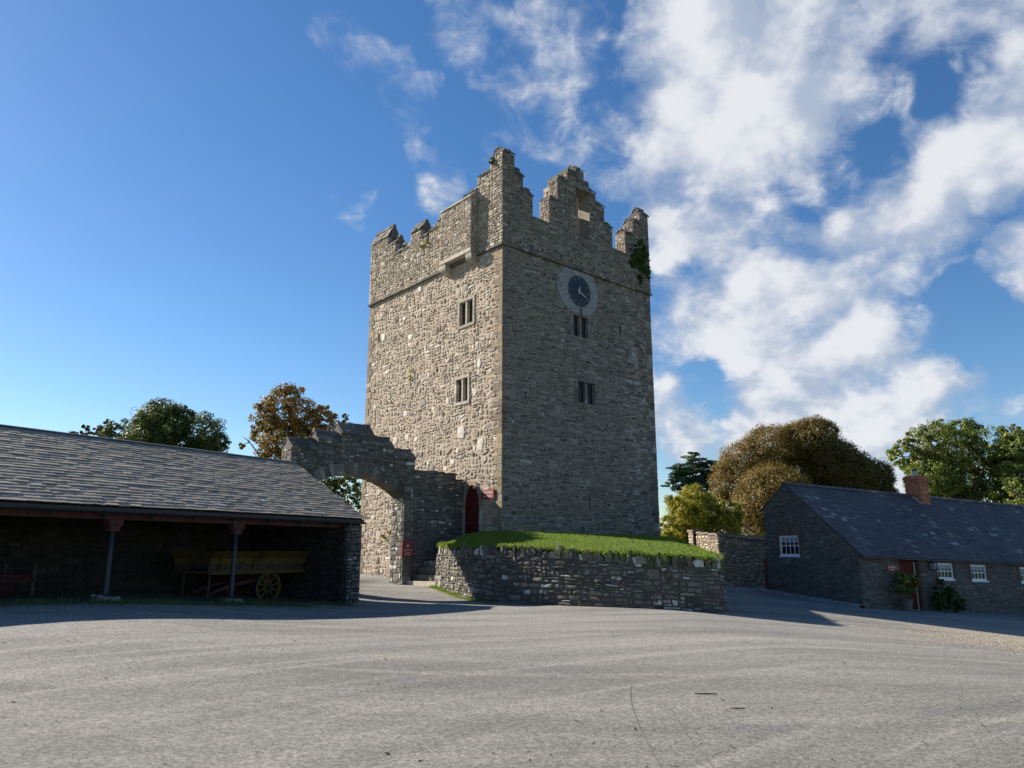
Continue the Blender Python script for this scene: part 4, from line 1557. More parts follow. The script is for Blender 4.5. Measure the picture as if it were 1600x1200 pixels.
zf.add([FS(SL, 0, .62), FS(-.7, 0, .02), FS(-.7, -4.6, .06), FS(SL, -4.6, .66)], [(0, 1, 2, 3)])

# ------------------------------------------------------------------ hay cart in the shed
FCt = Fr(FS(0, -1.8, 0), 57)
cart = thing('hay_cart', 'old yellow wooden hay cart with spoked wheel parked inside the open shed', 'cart', FCt(-2.6, -.75, .1))
CA0, CA1 = -4.2, -.42
m = MB().box(FCt, CA0, CA1 + .12, -1.6, .02, 1.0, 1.07)
m.build('cart_floor', M_YELLOW, cart)
MB().box(FCt, CA0 + .05, CA1 + .14, .02, .07, .97, 1.075).build('side_rail', M_YELLOW, cart)
for d0, d1 in ((-.03, .0), (-1.58, -1.55)):
    MB().box(FCt, CA0, CA1, d0, d1, 1.07, 1.24).build('side_board', M_TIMBER, cart)
for sg, d in ((1, .0), (-1, -1.58)):
    MB().sprism(FCt, [(d, 1.24), (d + sg * .05, 1.24), (d + sg * .09, 1.42), (d + sg * .04, 1.42)], CA0, CA1).build('side_board', M_YELLOW, cart)
    MB().sprism(FCt, [(d + sg * .04, 1.42), (d + sg * .09, 1.425), (d + sg * .34, 1.60), (d + sg * .31, 1.62)], CA0, CA1 + .03).build('raised_board', M_YELLOW, cart)
for a in (CA0 + .3, -2.75, CA1 - .02):
    m = MB()
    m.sprism(FCt, [(.05, 1.02), (.09, 1.02), (.14, 1.42), (.40, 1.64), (.36, 1.66), (.10, 1.45)], a, a + .055)
    m.build('side_stay', M_YELLOW, cart)
MB().prism(Fr(FCt(CA1, 0, 0), 57 + 90, flip=True), [(.02, 1.07), (1.58, 1.07), (1.58, 1.28), (.02, 1.28)], -.03, .0).build('tail_board', M_YELLOW, cart)
for a in (-3.5, -2.3, -1.6):
    MB().tube([FCt(a, .035, 1.33), FCt(a, .085, 1.335)], .035, 8).build('bolt', M_IRON, cart)
for d in (-.06, -1.5):
    wh = MB()
    N = 28
    RW, wz, wa = .47, .56, -2.05
    for k in range(N):
        a0, a1 = 2 * math.pi * k / N, 2 * math.pi * (k + 1) / N
        v = []
        for dd in (d - .045, d + .045):
            for rr in (RW - .085, RW - .012):
                for an in (a0, a1):
                    v.append(FCt(wa + rr * math.cos(an), dd, wz + rr * math.sin(an)))
        wh.add(v, [(0, 1, 3, 2), (4, 6, 7, 5), (0, 4, 5, 1), (2, 3, 7, 6)])
    wo_ = wh.build('wheel', M_YELLOW, cart)
    ty = MB()
    for k in range(N):
        a0, a1 = 2 * math.pi * k / N, 2 * math.pi * (k + 1) / N
        v = []
        for dd in (d - .05, d + .05):
            for rr in (RW - .012, RW):
                for an in (a0, a1):
                    v.append(FCt(wa + rr * math.cos(an), dd, wz + rr * math.sin(an)))
        ty.add(v, [(0, 1, 3, 2), (4, 6, 7, 5), (0, 4, 5, 1), (2, 3, 7, 6)])
    ty.build('tyre', M_IRON, wo_)
    MB().tube([FCt(wa, d - .12, wz), FCt(wa, d + .16, wz)], [.10, .075], 12).build('hub', M_TIMBER, wo_)
    for k in range(10):
        an = 2 * math.pi * (k + .5) / 10
        MB().tube([FCt(wa + .07 * math.cos(an), d, wz + .07 * math.sin(an)), FCt(wa + .4 * math.cos(an), d, wz + .4 * math.sin(an))], [.032, .024], 6).build('spoke', M_YELLOW, wo_)
MB().tube([FCt(-2.05, -1.55, .56), FCt(-2.05, -.02, .56)], .045, 8).build('axle', M_IRON, cart)
MB().box(FCt, -2.3, -1.8, -1.35, -.2, .6, 1.0).build('axle_bolster', M_MAROON, cart)
for d in (-.35, -1.2):
    MB().tube([FCt(-1.9, d, .85), FCt(-3.2, d, .62), FCt(-4.1, d, .36)], [.06, .055, .04], 8).build('shaft', M_MAROON, cart)
MB().tube([FCt(-3.9, -1.3, .42), FCt(-3.9, -.25, .42)], .035, 8).build('cross_bar', M_MAROON, cart)
for d in (-.2, -1.4):
    MB().tube([FCt(-4.0, d, 1.0), FCt(-4.02, d, .30)], .045, 8).build('prop_leg', M_TIMBER, cart)

# red implement at the left end of the shed
FI = Fr(FS(0, -1.5, 0), 57)
zi = g1(*FI(-9.4, -.4, 0)[:2])
imp = thing('farm_roller', 'dim red farm implement with two rails in the left end of the shed', 'farm machine', FI(-9.5, -.5, zi))
MB().tube([FI(-9.45, -1.2, zi + .27), FI(-9.45, .0, zi + .27)], .27, 20).build('roller_drum', M_RUST, imp, smooth=True)
for d in (-1.3, .1):
    MB().box(FI, -10.2, -8.95, d - .04, d + .04, zi + .32, zi + .42).build('frame_rail', M_RUST, imp)
    MB().box(FI, -9.0, -8.93, d - .035, d + .035, zi + .05, zi + .72).build('post', M_TIMBER, imp)
MB().box(FI, -10.2, -8.93, -1.28, .08, zi + .425, zi + .50).build('deck_board', M_RUST, imp)

# ------------------------------------------------------------------ cottage
rng = random.Random(41)
KO = Vector((13.24, 29, 0))
FALL = .033
FC = Fr(KO, 26, FALL)                                   # front wall
FK = Fr(KO, 116, 0, flip=True)                          # gable wall, s going back
CL = 22.0
DPT, RD, CE, CR_, CRE = 4.75, 3.43, 1.60, 4.44, 3.48
cott = thing('stone_cottage', 'low dark stone cottage with a long slate roof and white sash windows', 'cottage', FC(6, 0, -.6))
DO = (2.22, 3.36, -.75, 1.41)
CW = [(4.5, 5.5, .68, 1.32), (6.62, 7.68, .66, 1.31), (9.98, 11.0, .63, 1.29), (14.2, 15.2, .63, 1.29)]
GW = [(2.88, 3.96, 1.44, 2.28)]
mb = MB()
wall_panel(mb, FC, 0, CL, -1.3, CE, [DO + (.2,)] + [w_ + (.13,) for w_ in CW])
gp = [(0, -1.3), (DPT, -1.3), (DPT, CRE), (RD, CR_), (0, CE)]
# gable: panel below with its window, triangle pieces above
wall_panel(mb, FK, 0, DPT, -1.3, CE, [(GW[0][0], GW[0][1], GW[0][2], CE, .13)])
wall_panel(mb, FK, GW[0][1], DPT, CE, CRE)


def groof(s):
    return CE + (CR_ - CE) * s / RD if s < RD else CR_ + (CRE - CR_) * (s - RD) / (DPT - RD)


gs = GW[0][0]
mb.add([FK(0, 0, CE), FK(gs, 0, CE), FK(gs, 0, groof(gs))], [(0, 1, 2)])
mb.add([FK(gs, 0, GW[0][3]), FK(GW[0][1], 0, GW[0][3]), FK(GW[0][1], 0, CRE), FK(RD, 0, CR_), FK(gs, 0, groof(gs))], [(0, 1, 2, 3, 4)])
mb.add([FK(GW[0][1], 0, CRE), FK(DPT, 0, CRE), FK(RD, 0, CR_)], [(0, 1, 2)])
for a, c, q in ((gs, CE, (.13,)),):
    mb.add([FK(a, 0, CE), FK(a, -.13, CE), FK(a, -.13, GW[0][3]), FK(a, 0, GW[0][3])], [(0, 1, 2, 3)])
    mb.add([FK(GW[0][1], 0, CE), FK(GW[0][1], -.13, CE), FK(GW[0][1], -.13, GW[0][3]), FK(GW[0][1], 0, GW[0][3])], [(0, 1, 2, 3)])
    mb.add([FK(a, -.13, CE), FK(GW[0][1], -.13, CE), FK(GW[0][1], -.13, GW[0][3]), FK(a, -.13, GW[0][3])], [(0, 1, 2, 3)])
# rear and far walls
mb.add([FC(0, -DPT, -1.3), FC(CL, -DPT, -1.3), FC(CL, -DPT, CRE), FC(0, -DPT, CRE)], [(0, 1, 2, 3)])
mb.add([FC(CL, 0, -1.3), FC(CL, -DPT, -1.3), FC(CL, -DPT, CRE), FC(CL, -RD, CR_), FC(CL, 0, CE)], [(0, 1, 2, 3, 4)])
mb.build('wall', M_COTTM, cott)
KS = Stones()
fo = [(DO[0] - .2, DO[1] + .2, DO[2], DO[3] + .14)] + [(a - .2, b + .2, c - .1, d + .12) for a, b, c, d in CW]
KS.fill(rng, FC, (0, 13, -1.25, 1.52), fo, prot=.016, seed=100, h=(.05, .15), wd=(.14, .45), gap=(.006, .02), white=.0)
KS.fill(rng, FK, (0, DPT, -1.0, CE), [(GW[0][0] - .1, GW[0][1] + .1, GW[0][2] - .08, CE + .1)], prot=.016, seed=101, h=(.05, .14), wd=(.14, .45), gap=(.006, .018), white=.0)
KS.fill(rng, FK, (0, DPT, CE, CR_), [(GW[0][0] - .1, GW[0][1] + .1, CE - .1, GW[0][3] + .36)], prot=.016, seed=102, h=(.05, .14), wd=(.14, .42), gap=(.006, .018), white=.0,
        skip=lambda s, z: z > groof(s) - .1)
KS.finish(cott, M_COTT)
# brick dressings
def brick(F, s0, s1, z0, z1, d=.024, mat=None):
    MB().rbox(F, s0 + .005, s1 - .005, -.06, d + rng.uniform(-.004, .004), z0 + .004, z1 - .004, rng, .004).build('brick', mat or M_BRICKD, cott)


for a, b, c, d in [DO] + CW[:3]:
    z = max(c, -.72)
    k = 0
    while z < d:
        wq = .21 if k % 2 else .12
        brick(FC, a - wq, a - .001, z, z + .075)
        brick(FC, b + .001, b + wq, z, z + .075)
        z += .078
        k += 1
for i in range(13):
    q = GW[0][0] - .06 + i * (1.2 / 13)
    brick(FK, q, q + 1.2 / 13, GW[0][3] + .02, GW[0][3] + .31)
for k in range(11):
    z = GW[0][2] + k * .078
    wq = .2 if k % 2 else .1
    brick(FK, GW[0][0] - wq, GW[0][0] - .002, z, z + .075)
    brick(FK, GW[0][1] + .002, GW[0][1] + wq, z, z + .075)


def sash(F, o):
    a, b, c, d = o
    m = MB()
    e = .075
    m.box(F, a, b, -.10, -.03, c, c + e * 1.1)
    m.box(F, a, b, -.10, -.03, d - e, d)
    m.box(F, a, a + e, -.10, -.031, c + e * 1.1, d - e)
    m.box(F, b - e, b, -.10, -.031, c + e * 1.1, d - e)
    m.box(F, a - .03, b + .03, -.09, .035, c - .05, c + .002)
    wo_ = m.build('window', M_WHITE, cott)
    x0, x1, y0, y1 = a + e, b - e, c + e * 1.1, d - e
    for i in range(1, 4):
        q = x0 + (x1 - x0) * i / 4
        MB().box(F, q - .013, q + .013, -.085, -.05, y0, y1).build('glazing_bar', M_WHITE, wo_)
    q = (y0 + y1) / 2
    MB().box(F, x0, x1, -.088, -.046, q - .018, q + .018).build('meeting_rail', M_WHITE, wo_)
    for i in range(4):
        for j in range(2):
            p0 = x0 + (x1 - x0) * i / 4
            p1 = x0 + (x1 - x0) * (i + 1) / 4
            r0, r1 = (y0, q) if j == 0 else (q, y1)
            MB().box(F, p0, p1, -.078, -.072, r0, r1).build('pane', M_GLASS, wo_)
    MB().box(F, x0, x1, -.071, -.0695, y1 - (y1 - q) * .62, y1).build('blind', M_BLIND, wo_)


for o in CW:
    sash(FC, o)
sash(FK, GW[0])
# door with pale edge strip
d_ = MB()
for i in range(7):
    a = DO[0] + (DO[1] - DO[0]) * i / 7
    b = DO[0] + (DO[1] - DO[0]) * (i + 1) / 7
    d_.box(FC, a + .004, b - .004, -.16, -.11 + .004 * (i % 2), DO[2], DO[3])
dr = d_.build('door', M_REDD, cott)
MB().box(FC, DO[1] - .17, DO[1] - .14, -.11, -.06, DO[2], DO[3] - .1).build('edge_strip', M_GOLD, dr)
MB().box(FC, DO[0] - .02, DO[1] + .02, -.15, .01, DO[3] + .002, DO[3] + .11).build('door_lintel', M_DRESS, cott)
# slates: front slope
EB, EZc = .24, CE - .02 - .24 * (CR_ - CE) / RD + .06
cs_pit = math.atan2(CR_ + .06 - EZc, RD + EB)
slope = math.hypot(RD + EB, CR_ + .06 - EZc)
gauge = .17
items = []
nc = int(slope / gauge)
for c in range(nc + 1):
    t0 = c * gauge
    a = -.06 + (.0 if c % 2 else -.14)
    while a < CL:
        w_ = rng.uniform(.25, .33)
        b = a + w_
        t1 = min(t0 + .36, slope + .01)
        a_ = max(a, -.07)
        sk = rng.uniform(-.004, .004)
        v = []
        lift = rng.uniform(0, .006)
        for up in (.002, .012):
            for tt, ll in ((t0, .016 + lift), (t1, .0)):
                for s_ in (a_ + .002, b - .002):
                    q = tt + sk * (1 if s_ > (a + b) / 2 else -1)
                    n_ = ll + up
                    v.append(FC(s_, EB - q * math.cos(cs_pit) + n_ * math.sin(cs_pit), EZc + q * math.sin(cs_pit) + n_ * math.cos(cs_pit)))
        f = [(0, 1, 3, 2), (4, 6, 7, 5), (0, 4, 5, 1), (2, 3, 7, 6), (0, 2, 6, 4), (1, 5, 7, 3)]
        p = Vector(v[0])
        score = 1 / (p - CAMP).length ** 2 if p.x / p.y < .72 else 0
        items.append((score, v, f, (rng.random(), rng.random(), rng.random())))
        a = b
SS = Stones()
SS.items = items
SS.finish(cott, M_SLATEC, 'slate')
mb = MB()
mb.sprism(FC, [(EB - .02, EZc - .01), (-RD, CR_ + .045), (-DPT - .15, CRE - .06), (-DPT - .15, CRE - .10), (-RD, CR_ - .02), (EB - .02, EZc - .05)], -.05, CL)
mb.build('roof_deck', M_SLATEC, cott)
a = -.05
while a < CL:
    m = MB().sprism(FC, [(-RD + .15, CR_ + .03), (-RD, CR_ + .13), (-RD - .15, CR_ + .03), (-RD - .15, CR_ + .0), (-RD, CR_ + .10), (-RD + .15, CR_ + .0)], a + .004, a + .44)
    m.v = [(p[0], p[1], p[2] + rng.uniform(-.008, .008)) for p in m.v]
    m.build('ridge_tile', M_SLATEC, cott)
    a += .445
# brick chimney
CH0, CH1 = 8.1, 8.75
CD0, CD1 = -RD - .22, -RD + .55
ch = MB().box(FC, CH0 + .02, CH1 - .02, CD0 + .02, CD1 - .02, 3.2, 5.37).build('chimney', M_MORTARD, cott)
bk = MB()
z = 3.9
k = 0
while z < 5.35:
    over = .0 if z < 5.1 else (.035 if z < 5.18 else .06)
    if z > 5.27:
        over = .03
    for (F_, L0, L1, D) in ((FC, CH0 - over, CH1 + over, CD1 + over), ):
        q = L0 - (.11 if k % 2 else 0)
        while q < L1 - .01:
            e = min(q + .22, L1)
            bk.rbox(F_, max(q, L0) + .004, e - .004, D - .1, D, z + .004, z + .071, rng, .003)
            q += .22
    q = CD0 - over - (0 if k % 2 else .11)
    while q < CD1 + over - .1:
        e = min(q + .22, CD1 + over - .104)
        for S0, S1 in ((CH0 - over, CH0 - over + .1), (CH1 + over - .1, CH1 + over)):
            if e - max(q, CD0 - over) > .03:
                bk.rbox(FC, S0, S1, max(q, CD0 - over) + .004, e - .004, z + .004, z + .071, rng, .003)
        q += .22
    z += .075
    k += 1
# every brick its own tone
bk.build('brickwork', M_BRICK, ch, kind='stuff')
m = MB().sprism(FC, [(CD1 + .02, 5.35), (CD0 - .02, 5.35), (CD0 + .1, 5.43), (CD1 - .1, 5.43)], CH0 - .02, CH1 + .02)
m.build('flaunching', M_DRESS, ch)
MB().tube([FC(8.42, -RD + .15, 5.40), FC(8.42, -RD + .15, 5.68)], [.10, .09], 12).build('chimney_pot', M_LEAD, ch, smooth=True)
MB().tube([FC(8.42, -RD + .15, 5.68), FC(8.42, -RD + .15, 5.77)], [.11, .11], 12).build('pot_cowl', M_IRON, ch)
MB().prism(Fr(FC(CH0 - .012, 0, -FALL * 0), 116, flip=True), [(RD - .6, 3.92), (RD - .52, 4.14), (RD + .02, 4.58), (RD + .02, 4.46)], -.0, .02).build('flashing', M_WHITE, ch)

# kerb strip along the gable foot
m = MB()
for i in range(10):
    a, b = -.3 + i * .55, -.3 + (i + 1) * .55
    p = FK(a, .5, 0)
    q = FK(b, .5, 0)
    v = []
    for (s_, ) in ((a,), (b,)):
        for d in (0, .55, .6):
            pp = FK(s_, d, 0)
            zz = g1(pp[0], pp[1])
            v.append((pp[0], pp[1], zz + (.11 if d < .58 else -.1)))
    m.add(v, [(0, 1, 4, 3), (1, 2, 5, 4)])
m.build('kerb', M_CEMENT, loc=FK(2, .5, -.2), kind='structure')

# wall lantern, sign and pots by the cottage door
lan = thing('wall_lantern', 'black glazed lantern on a bracket right of the cottage door', 'wall lamp', FC(3.98, .05, 1.1))
MB().box(FC, 3.94, 4.02, -.0, .03, 1.02, 1.22).build('back_plate', M_IRON, lan)
MB().tube([FC(3.98, .03, 1.06), FC(3.98, .12, 1.0), FC(3.98, .20, 1.06)], .014, 6).build('bracket', M_IRON, lan)
m = MB()
for sx_ in (-1, 1):
    for sy_ in (-1, 1):
        m.tube([FC(3.98 + sx_ * .06, .20 + sy_ * .06, 1.07), FC(3.98 + sx_ * .085, .20 + sy_ * .085, 1.30)], .01, 5)
m.build('lantern_frame', M_IRON, lan)
m = MB()
c8 = [(-.058, -.058), (.058, -.058), (.058, .058), (-.058, .058)]
v = [FC(3.98 + x, .20 + y, 1.075) for x, y in c8] + [FC(3.98 + x * 1.42, .20 + y * 1.42, 1.295) for x, y in c8]
m.add(v, [(0, 1, 5, 4), (1, 2, 6, 5), (2, 3, 7, 6), (3, 0, 4, 7), (3, 2, 1, 0)])
m.build('lantern_glass', M_BLIND, lan)
m = MB()
v = [FC(3.98 + x * 1.8, .20 + y * 1.8, 1.30) for x, y in c8] + [FC(3.98, .20, 1.42)]
m.add(v, [(0, 1, 4), (1, 2, 4), (2, 3, 4), (3, 0, 4), (3, 2, 1, 0)])
m.build('lantern_cap', M_IRON, lan)

sg = thing('wall_sign', 'small dark red sign with two white lines beside the cottage door', 'sign', FC(1.76, .03, 1.05))
MB().box(FC, 1.46, 2.06, .018, .045, .93, 1.16).build('sign_board', M_REDSIGN, sg)
text_part('lettering', 'Reception', FC, 1.76, 1.085, .045, .105, M_WHITE, sg)
text_part('lettering', 'Office', FC, 1.76, .985, .045, .08, M_WHITE, sg)


def leaf_cloud(rs, lobes, n, size, dens_r=(.55, 1.0), flat=1.0, per=46):
    """leaf quads gathered in clumps on the shells of several lobes (x, y, z, rx, ry, rz)"""
    L = np.array(lobes, float)
    vol = (L[:, 3] * L[:, 4] + L[:, 3] * L[:, 5] + L[:, 4] * L[:, 5])
    vol /= vol.sum()
    nclump = max(12, n // per)
    ci = rs.choice(len(L), nclump, p=vol)
    d = rs.normal(size=(nclump, 3))
    d /= np.linalg.norm(d, axis=1)[:, None]
    rr = rs.uniform(dens_r[0], dens_r[1], nclump)[:, None] ** .6
    cc = L[ci, :3] + d * rr * L[ci, 3:6]
    cr = (L[ci, 3:6].min(1) if flat == 1.0 else L[ci, 3]) * rs.uniform(.16, .36, nclump)
    k = rs.choice(nclump, n)
    e = rs.normal(size=(n, 3))
    e /= np.linalg.norm(e, axis=1)[:, None]
    pos = cc[k] + e * cr[k][:, None] * (rs.uniform(.2, 1, n) ** .5)[:, None] * np.array([1, 1, .75 * flat])
    nor = e * .7 + d[k] * .5 + rs.normal(size=(n, 3)) * .55 + np.array([0, 0, .35])
    nor /= np.linalg.norm(nor, axis=1)[:, None]
    ref = rs.normal(size=(n, 3))
    t = np.cross(nor, ref)
    t /= np.linalg.norm(t, axis=1)[:, None] + 1e-9
    b = np.cross(nor, t)
    sz = size * rs.uniform(.6, 1.35, n)[:, None]
    fold = nor * sz * .18
    V = np.stack([pos - t * sz, pos - b * sz * .55 + fold, pos + t * sz, pos + b * sz * .55 + fold], 1)
    tone_c = rs.random(nclump)
    T = np.stack([np.clip(tone_c[k] * .65 + rs.random(n) * .45 - .05, 0, 1), rs.random(n), rs.random(n)], 1)
    return V, T, cc


rs = np.random.RandomState(11)


def pot_plant(name, label, cat, s, d, lobes, pot, mat, n, size):
    p = FC(s, d, 0)
    zg = g1(p[0], p[1])
    t = thing(name, label, cat, (p[0], p[1], zg))
    if pot:
        h, r_ = pot
        m = MB()
        prof = [(r_ * .72, 0), (r_ * .8, h * .5), (r_, h * .92), (r_ * 1.08, h * .93), (r_ * 1.08, h), (r_ * .9, h), (r_ * .85, h * .85)]
        v, f = [], []
        N = 20
        for k in range(N):
            a_ = 2 * math.pi * k / N
            for rr, zz in prof:
                v.append((p[0] + rr * math.cos(a_), p[1] + rr * math.sin(a_), zg + zz))
        M_ = len(prof)
        for k in range(N):
            for j in range(M_ - 1):
                f.append((k * M_ + j, ((k + 1) % N) * M_ + j, ((k + 1) % N) * M_ + j + 1, k * M_ + j + 1))
        f.append(tuple(k * M_ + M_ - 1 for k in range(N)))
        m.add(v, f).build('pot', M_COTT, t)
    st = MB()
    base = (p[0], p[1], zg + (pot[0] * .8 if pot else 0))
    for (lx, ly, lz, a, b, c) in lobes:
        q = FC(s + lx, d + ly, 0)
        st.tube([base, ((base[0] + q[0]) / 2, (base[1] + q[1]) / 2, zg + lz * .6), (q[0], q[1], zg + lz)], [.03, .02, .012], 6)
    st.build('stem', M_TRUNK, t)
    LL = []
    for (lx, ly, lz, a, b, c) in lobes:
        q = FC(s + lx, d + ly, 0)
        LL.append((q[0], q[1], zg + lz, a, b, c))
    V, T, _ = leaf_cloud(rs, LL, n, size, (.2, 1))
    quads_object('foliage', mat, t, V, T)
    return t


pot_plant('potted_shrub', 'leafy shrub in a stone pot in front of the red cottage door', 'potted plant', 1.86, .42,
          [(-.1, 0, 1.22, .44, .34, .26), (.25, 0, 1.12, .42, .34, .3), (-.4, .02, .95, .34, .3, .25), (.02, .05, .78, .36, .3, .28), (.45, 0, .9, .28, .25, .2)], (.42, .24), M_LGREEN, 2600, .07)
pot_plant('bushy_shrub', 'dark evergreen bush beneath the first front window of the cottage', 'shrub', 4.1, .5,
          [(-.28, 0, .85, .32, .3, .36), (.1, 0, .62, .42, .35, .38), (.45, 0, .5, .38, .3, .3), (-.15, 0, .35, .45, .35, .35), (.4, .1, .3, .4, .3, .3), (-.3, 0, 1.15, .2, .2, .16)], None, M_LDARK, 6500, .045)

# ------------------------------------------------------------------ garden wall beyond the mound
rng = random.Random(51)
GA, GB = Vector((10.45, 43.0, 0)), Vector((12.3, 36.0, 0))
gang = math.degrees(math.atan2(GB.y - GA.y, GB.x - GA.x))
FW = Fr(GA, gang)
GLN = (GB - GA).length
gw = thing('garden_wall', 'brown rubble garden wall with flat coping running up to the cottage', 'wall', (GA + GB) * .5)


def gtop(s):
    return 2.62 - .070 * s


mb = MB()
mb.prism(FW, [(0, -.6), (GLN, -.6), (GLN, gtop(GLN)), (0, gtop(0))], -.45, 0)
mb.build('wall_core', M_MORTARD, gw)
WS = Stones()
WS.fill(rng, FW, (0, GLN, -.5, 2.5), prot=.025, seed=110, h=(.07, .2), wd=(.15, .48), white=.0, skip=lambda s, z: z > gtop(s) - .08 or (GLN - .62 < s and z < 1.3))
MB().box(FW, -.55, 0, -.5, .14, -.6, 2.72).build('pier', M_MORTARD, gw)
FWP = Fr(FW(0, .14, 0), gang)
WS.fill(rng, FWP, (-.55, 0, -.3, 2.72), prot=.03, seed=111, h=(.12, .26), wd=(.2, .5))
MB().rbox(FW, -.6, .05, -.55, .2, 2.72, 2.84, rng, .015).build('coping', M_GARD, gw)
WS.finish(gw, M_GARD)
s = .05
while s < GLN - .05:
    l = min(rng.uniform(.5, .8), GLN - s)
    m = MB().rbox(FW, s + .004, s + l - .004, -.5, .05, gtop(s) - .0, gtop(s) + .09, rng, .012)
    m.build('coping', M_GARD, gw)
    s += l
d_ = MB()
for i in range(5):
    a = GLN - .60 + i * .11
    d_.box(FW, a + .003, a + .107, .0, .045, -.65, 1.28)
d_.build('door', M_REDD, gw)

# ------------------------------------------------------------------ signs on the tower and the gateway
ts = thing('tower_sign', 'red sign with two white lines fixed beside the tower door', 'sign', FL(.82, .06, 4.0))
MB().box(FL, .42, 1.24, .055, .10, 3.80, 4.19).build('sign_board', M_REDSIGN, ts)


class MirrorF:
    def __init__(self, F, c):
        self.F, self.c = F, c

    def __call__(self, s, d, z):
        return self.F(self.c - s, d, z)


text_part('lettering', 'Old Castle', MirrorF(FL, .83), 0, 4.065, .101, .15, M_WHITE, ts)
text_part('lettering', 'to Tower', MirrorF(FL, .83), 0, 3.91, .101, .135, M_WHITE, ts)

gsn = thing('gate_sign', 'tall dark red sign board hung on the gateway pier', 'sign', FG(2.95, .12, 1.7))
FGM = MirrorF(FG, 2.95)
MB().box(FG, 2.70, 3.20, .10, .15, 1.40, 2.03).build('sign_board', M_REDSIGN, gsn)
MB().box(FG, 3.19, 3.23, .09, .16, 1.38, 2.06).build('edge_batten', M_REDSIGN, gsn)
lf = MB()
for k, (a_, l_) in enumerate(((90, .07), (145, .06), (35, .06), (200, .05), (-20, .05))):
    ca, sa = math.cos(R(a_)), math.sin(R(a_))
    pts = [(0, -.008), (l_ * .5, -.02), (l_, 0), (l_ * .5, .02), (0, .008)]
    lf.prism(FGM, [(x * ca - y * sa, 1.84 + x * sa + y * ca) for x, y in pts], .151, .1535)
lf.prism(FGM, [(-.006, 1.76), (.006, 1.76), (.006, 1.84), (-.006, 1.84)], .151, .153)
lf.build('leaf_emblem', M_WHITE, gsn)
for t_, zz, sz in (('Castle Ward', 1.68, .075), ('Farmyard', 1.585, .072), ('Old Castle', 1.50, .072)):
    text_part('lettering', t_, FGM, 0, zz, .151, sz, M_WHITE, gsn)

# ------------------------------------------------------------------ plants growing on the masonry
rs = np.random.RandomState(23)


def cling(name, label, cat, F, lobes, n, size, mat):
    c = F(lobes[0][0], 0, lobes[0][1])
    t = thing(name, label, cat, c)
    L = []
    for s, z, rs_, rz, d in lobes:
        p = F(s, d * .4, z)
        L.append((p[0], p[1], p[2], rs_ * .8, rs_ * .8, rz))
    V, T, cc = leaf_cloud(rs, L, n, size, (.0, 1))
    # press the leaves onto the face
    o_, v_ = np.array(F(0, 0, 0)), np.array(F.v)
    dd = (V - o_) @ v_
    cen = dd.mean(1, keepdims=True)
    tgt = .03 + np.abs(rs.normal(0, .07, size=cen.shape))
    V = V + ((tgt - cen))[..., None] * v_
    quads_object('foliage', mat, t, V, T)
    m = MB()
    for s, z, rs_, rz, d in lobes:
        m.tube([F(lobes[0][0], .02, lobes[0][1] - .2), F(s, .03, z)], [.012, .006], 5)
    m.build('stem', M_TRUNK, t)
    return t


cling('ivy', 'dark ivy climbing the right corner of the tower parapet', 'ivy', FRP,
      [(9.7, 16.6, .55, .6, .1), (9.2, 16.9, .5, .4, .1), (9.0, 16.5, .35, .3, .1), (9.3, 17.3, .4, .45, .1), (10.05, 17.2, .45, .7, .1), (9.75, 17.9, .4, .35, .1), (10.2, 16.4, .3, .6, .1), (9.6, 15.9, .3, .4, .1), (8.9, 17.25, .25, .2, .1)], 6500, .045, M_LIVY)
cling('fern_tuft', 'small green fern tuft near the top of the tallest merlon', 'fern', FLP, [(.72, 19.35, .16, .13, .1), (.6, 19.42, .1, .1, .1)], 220, .05, M_LIVY)
cling('moss_clump', 'green weed rooted in a crack midway up the sunlit tower face', 'weed', FL, [(6.98, 10.45, .12, .3, .1), (7.1, 10.1, .12, .2, .1)], 160, .04, M_LYEL)
cling('wall_weed', 'straggling weeds low on the sunlit wall seen through the arch', 'weed', FL, [(8.4, 2.55, .4, .15, .1), (9.2, 2.35, .4, .16, .1), (7.6, 2.5, .3, .12, .1)], 420, .05, M_LYEL)
cling('parapet_weed', 'dry yellow weeds growing on the parapet between two merlons', 'weed', FLP, [(6.4, 17.02, .22, .1, .1), (5.9, 17.05, .15, .08, .1)], 160, .04, M_LYEL)

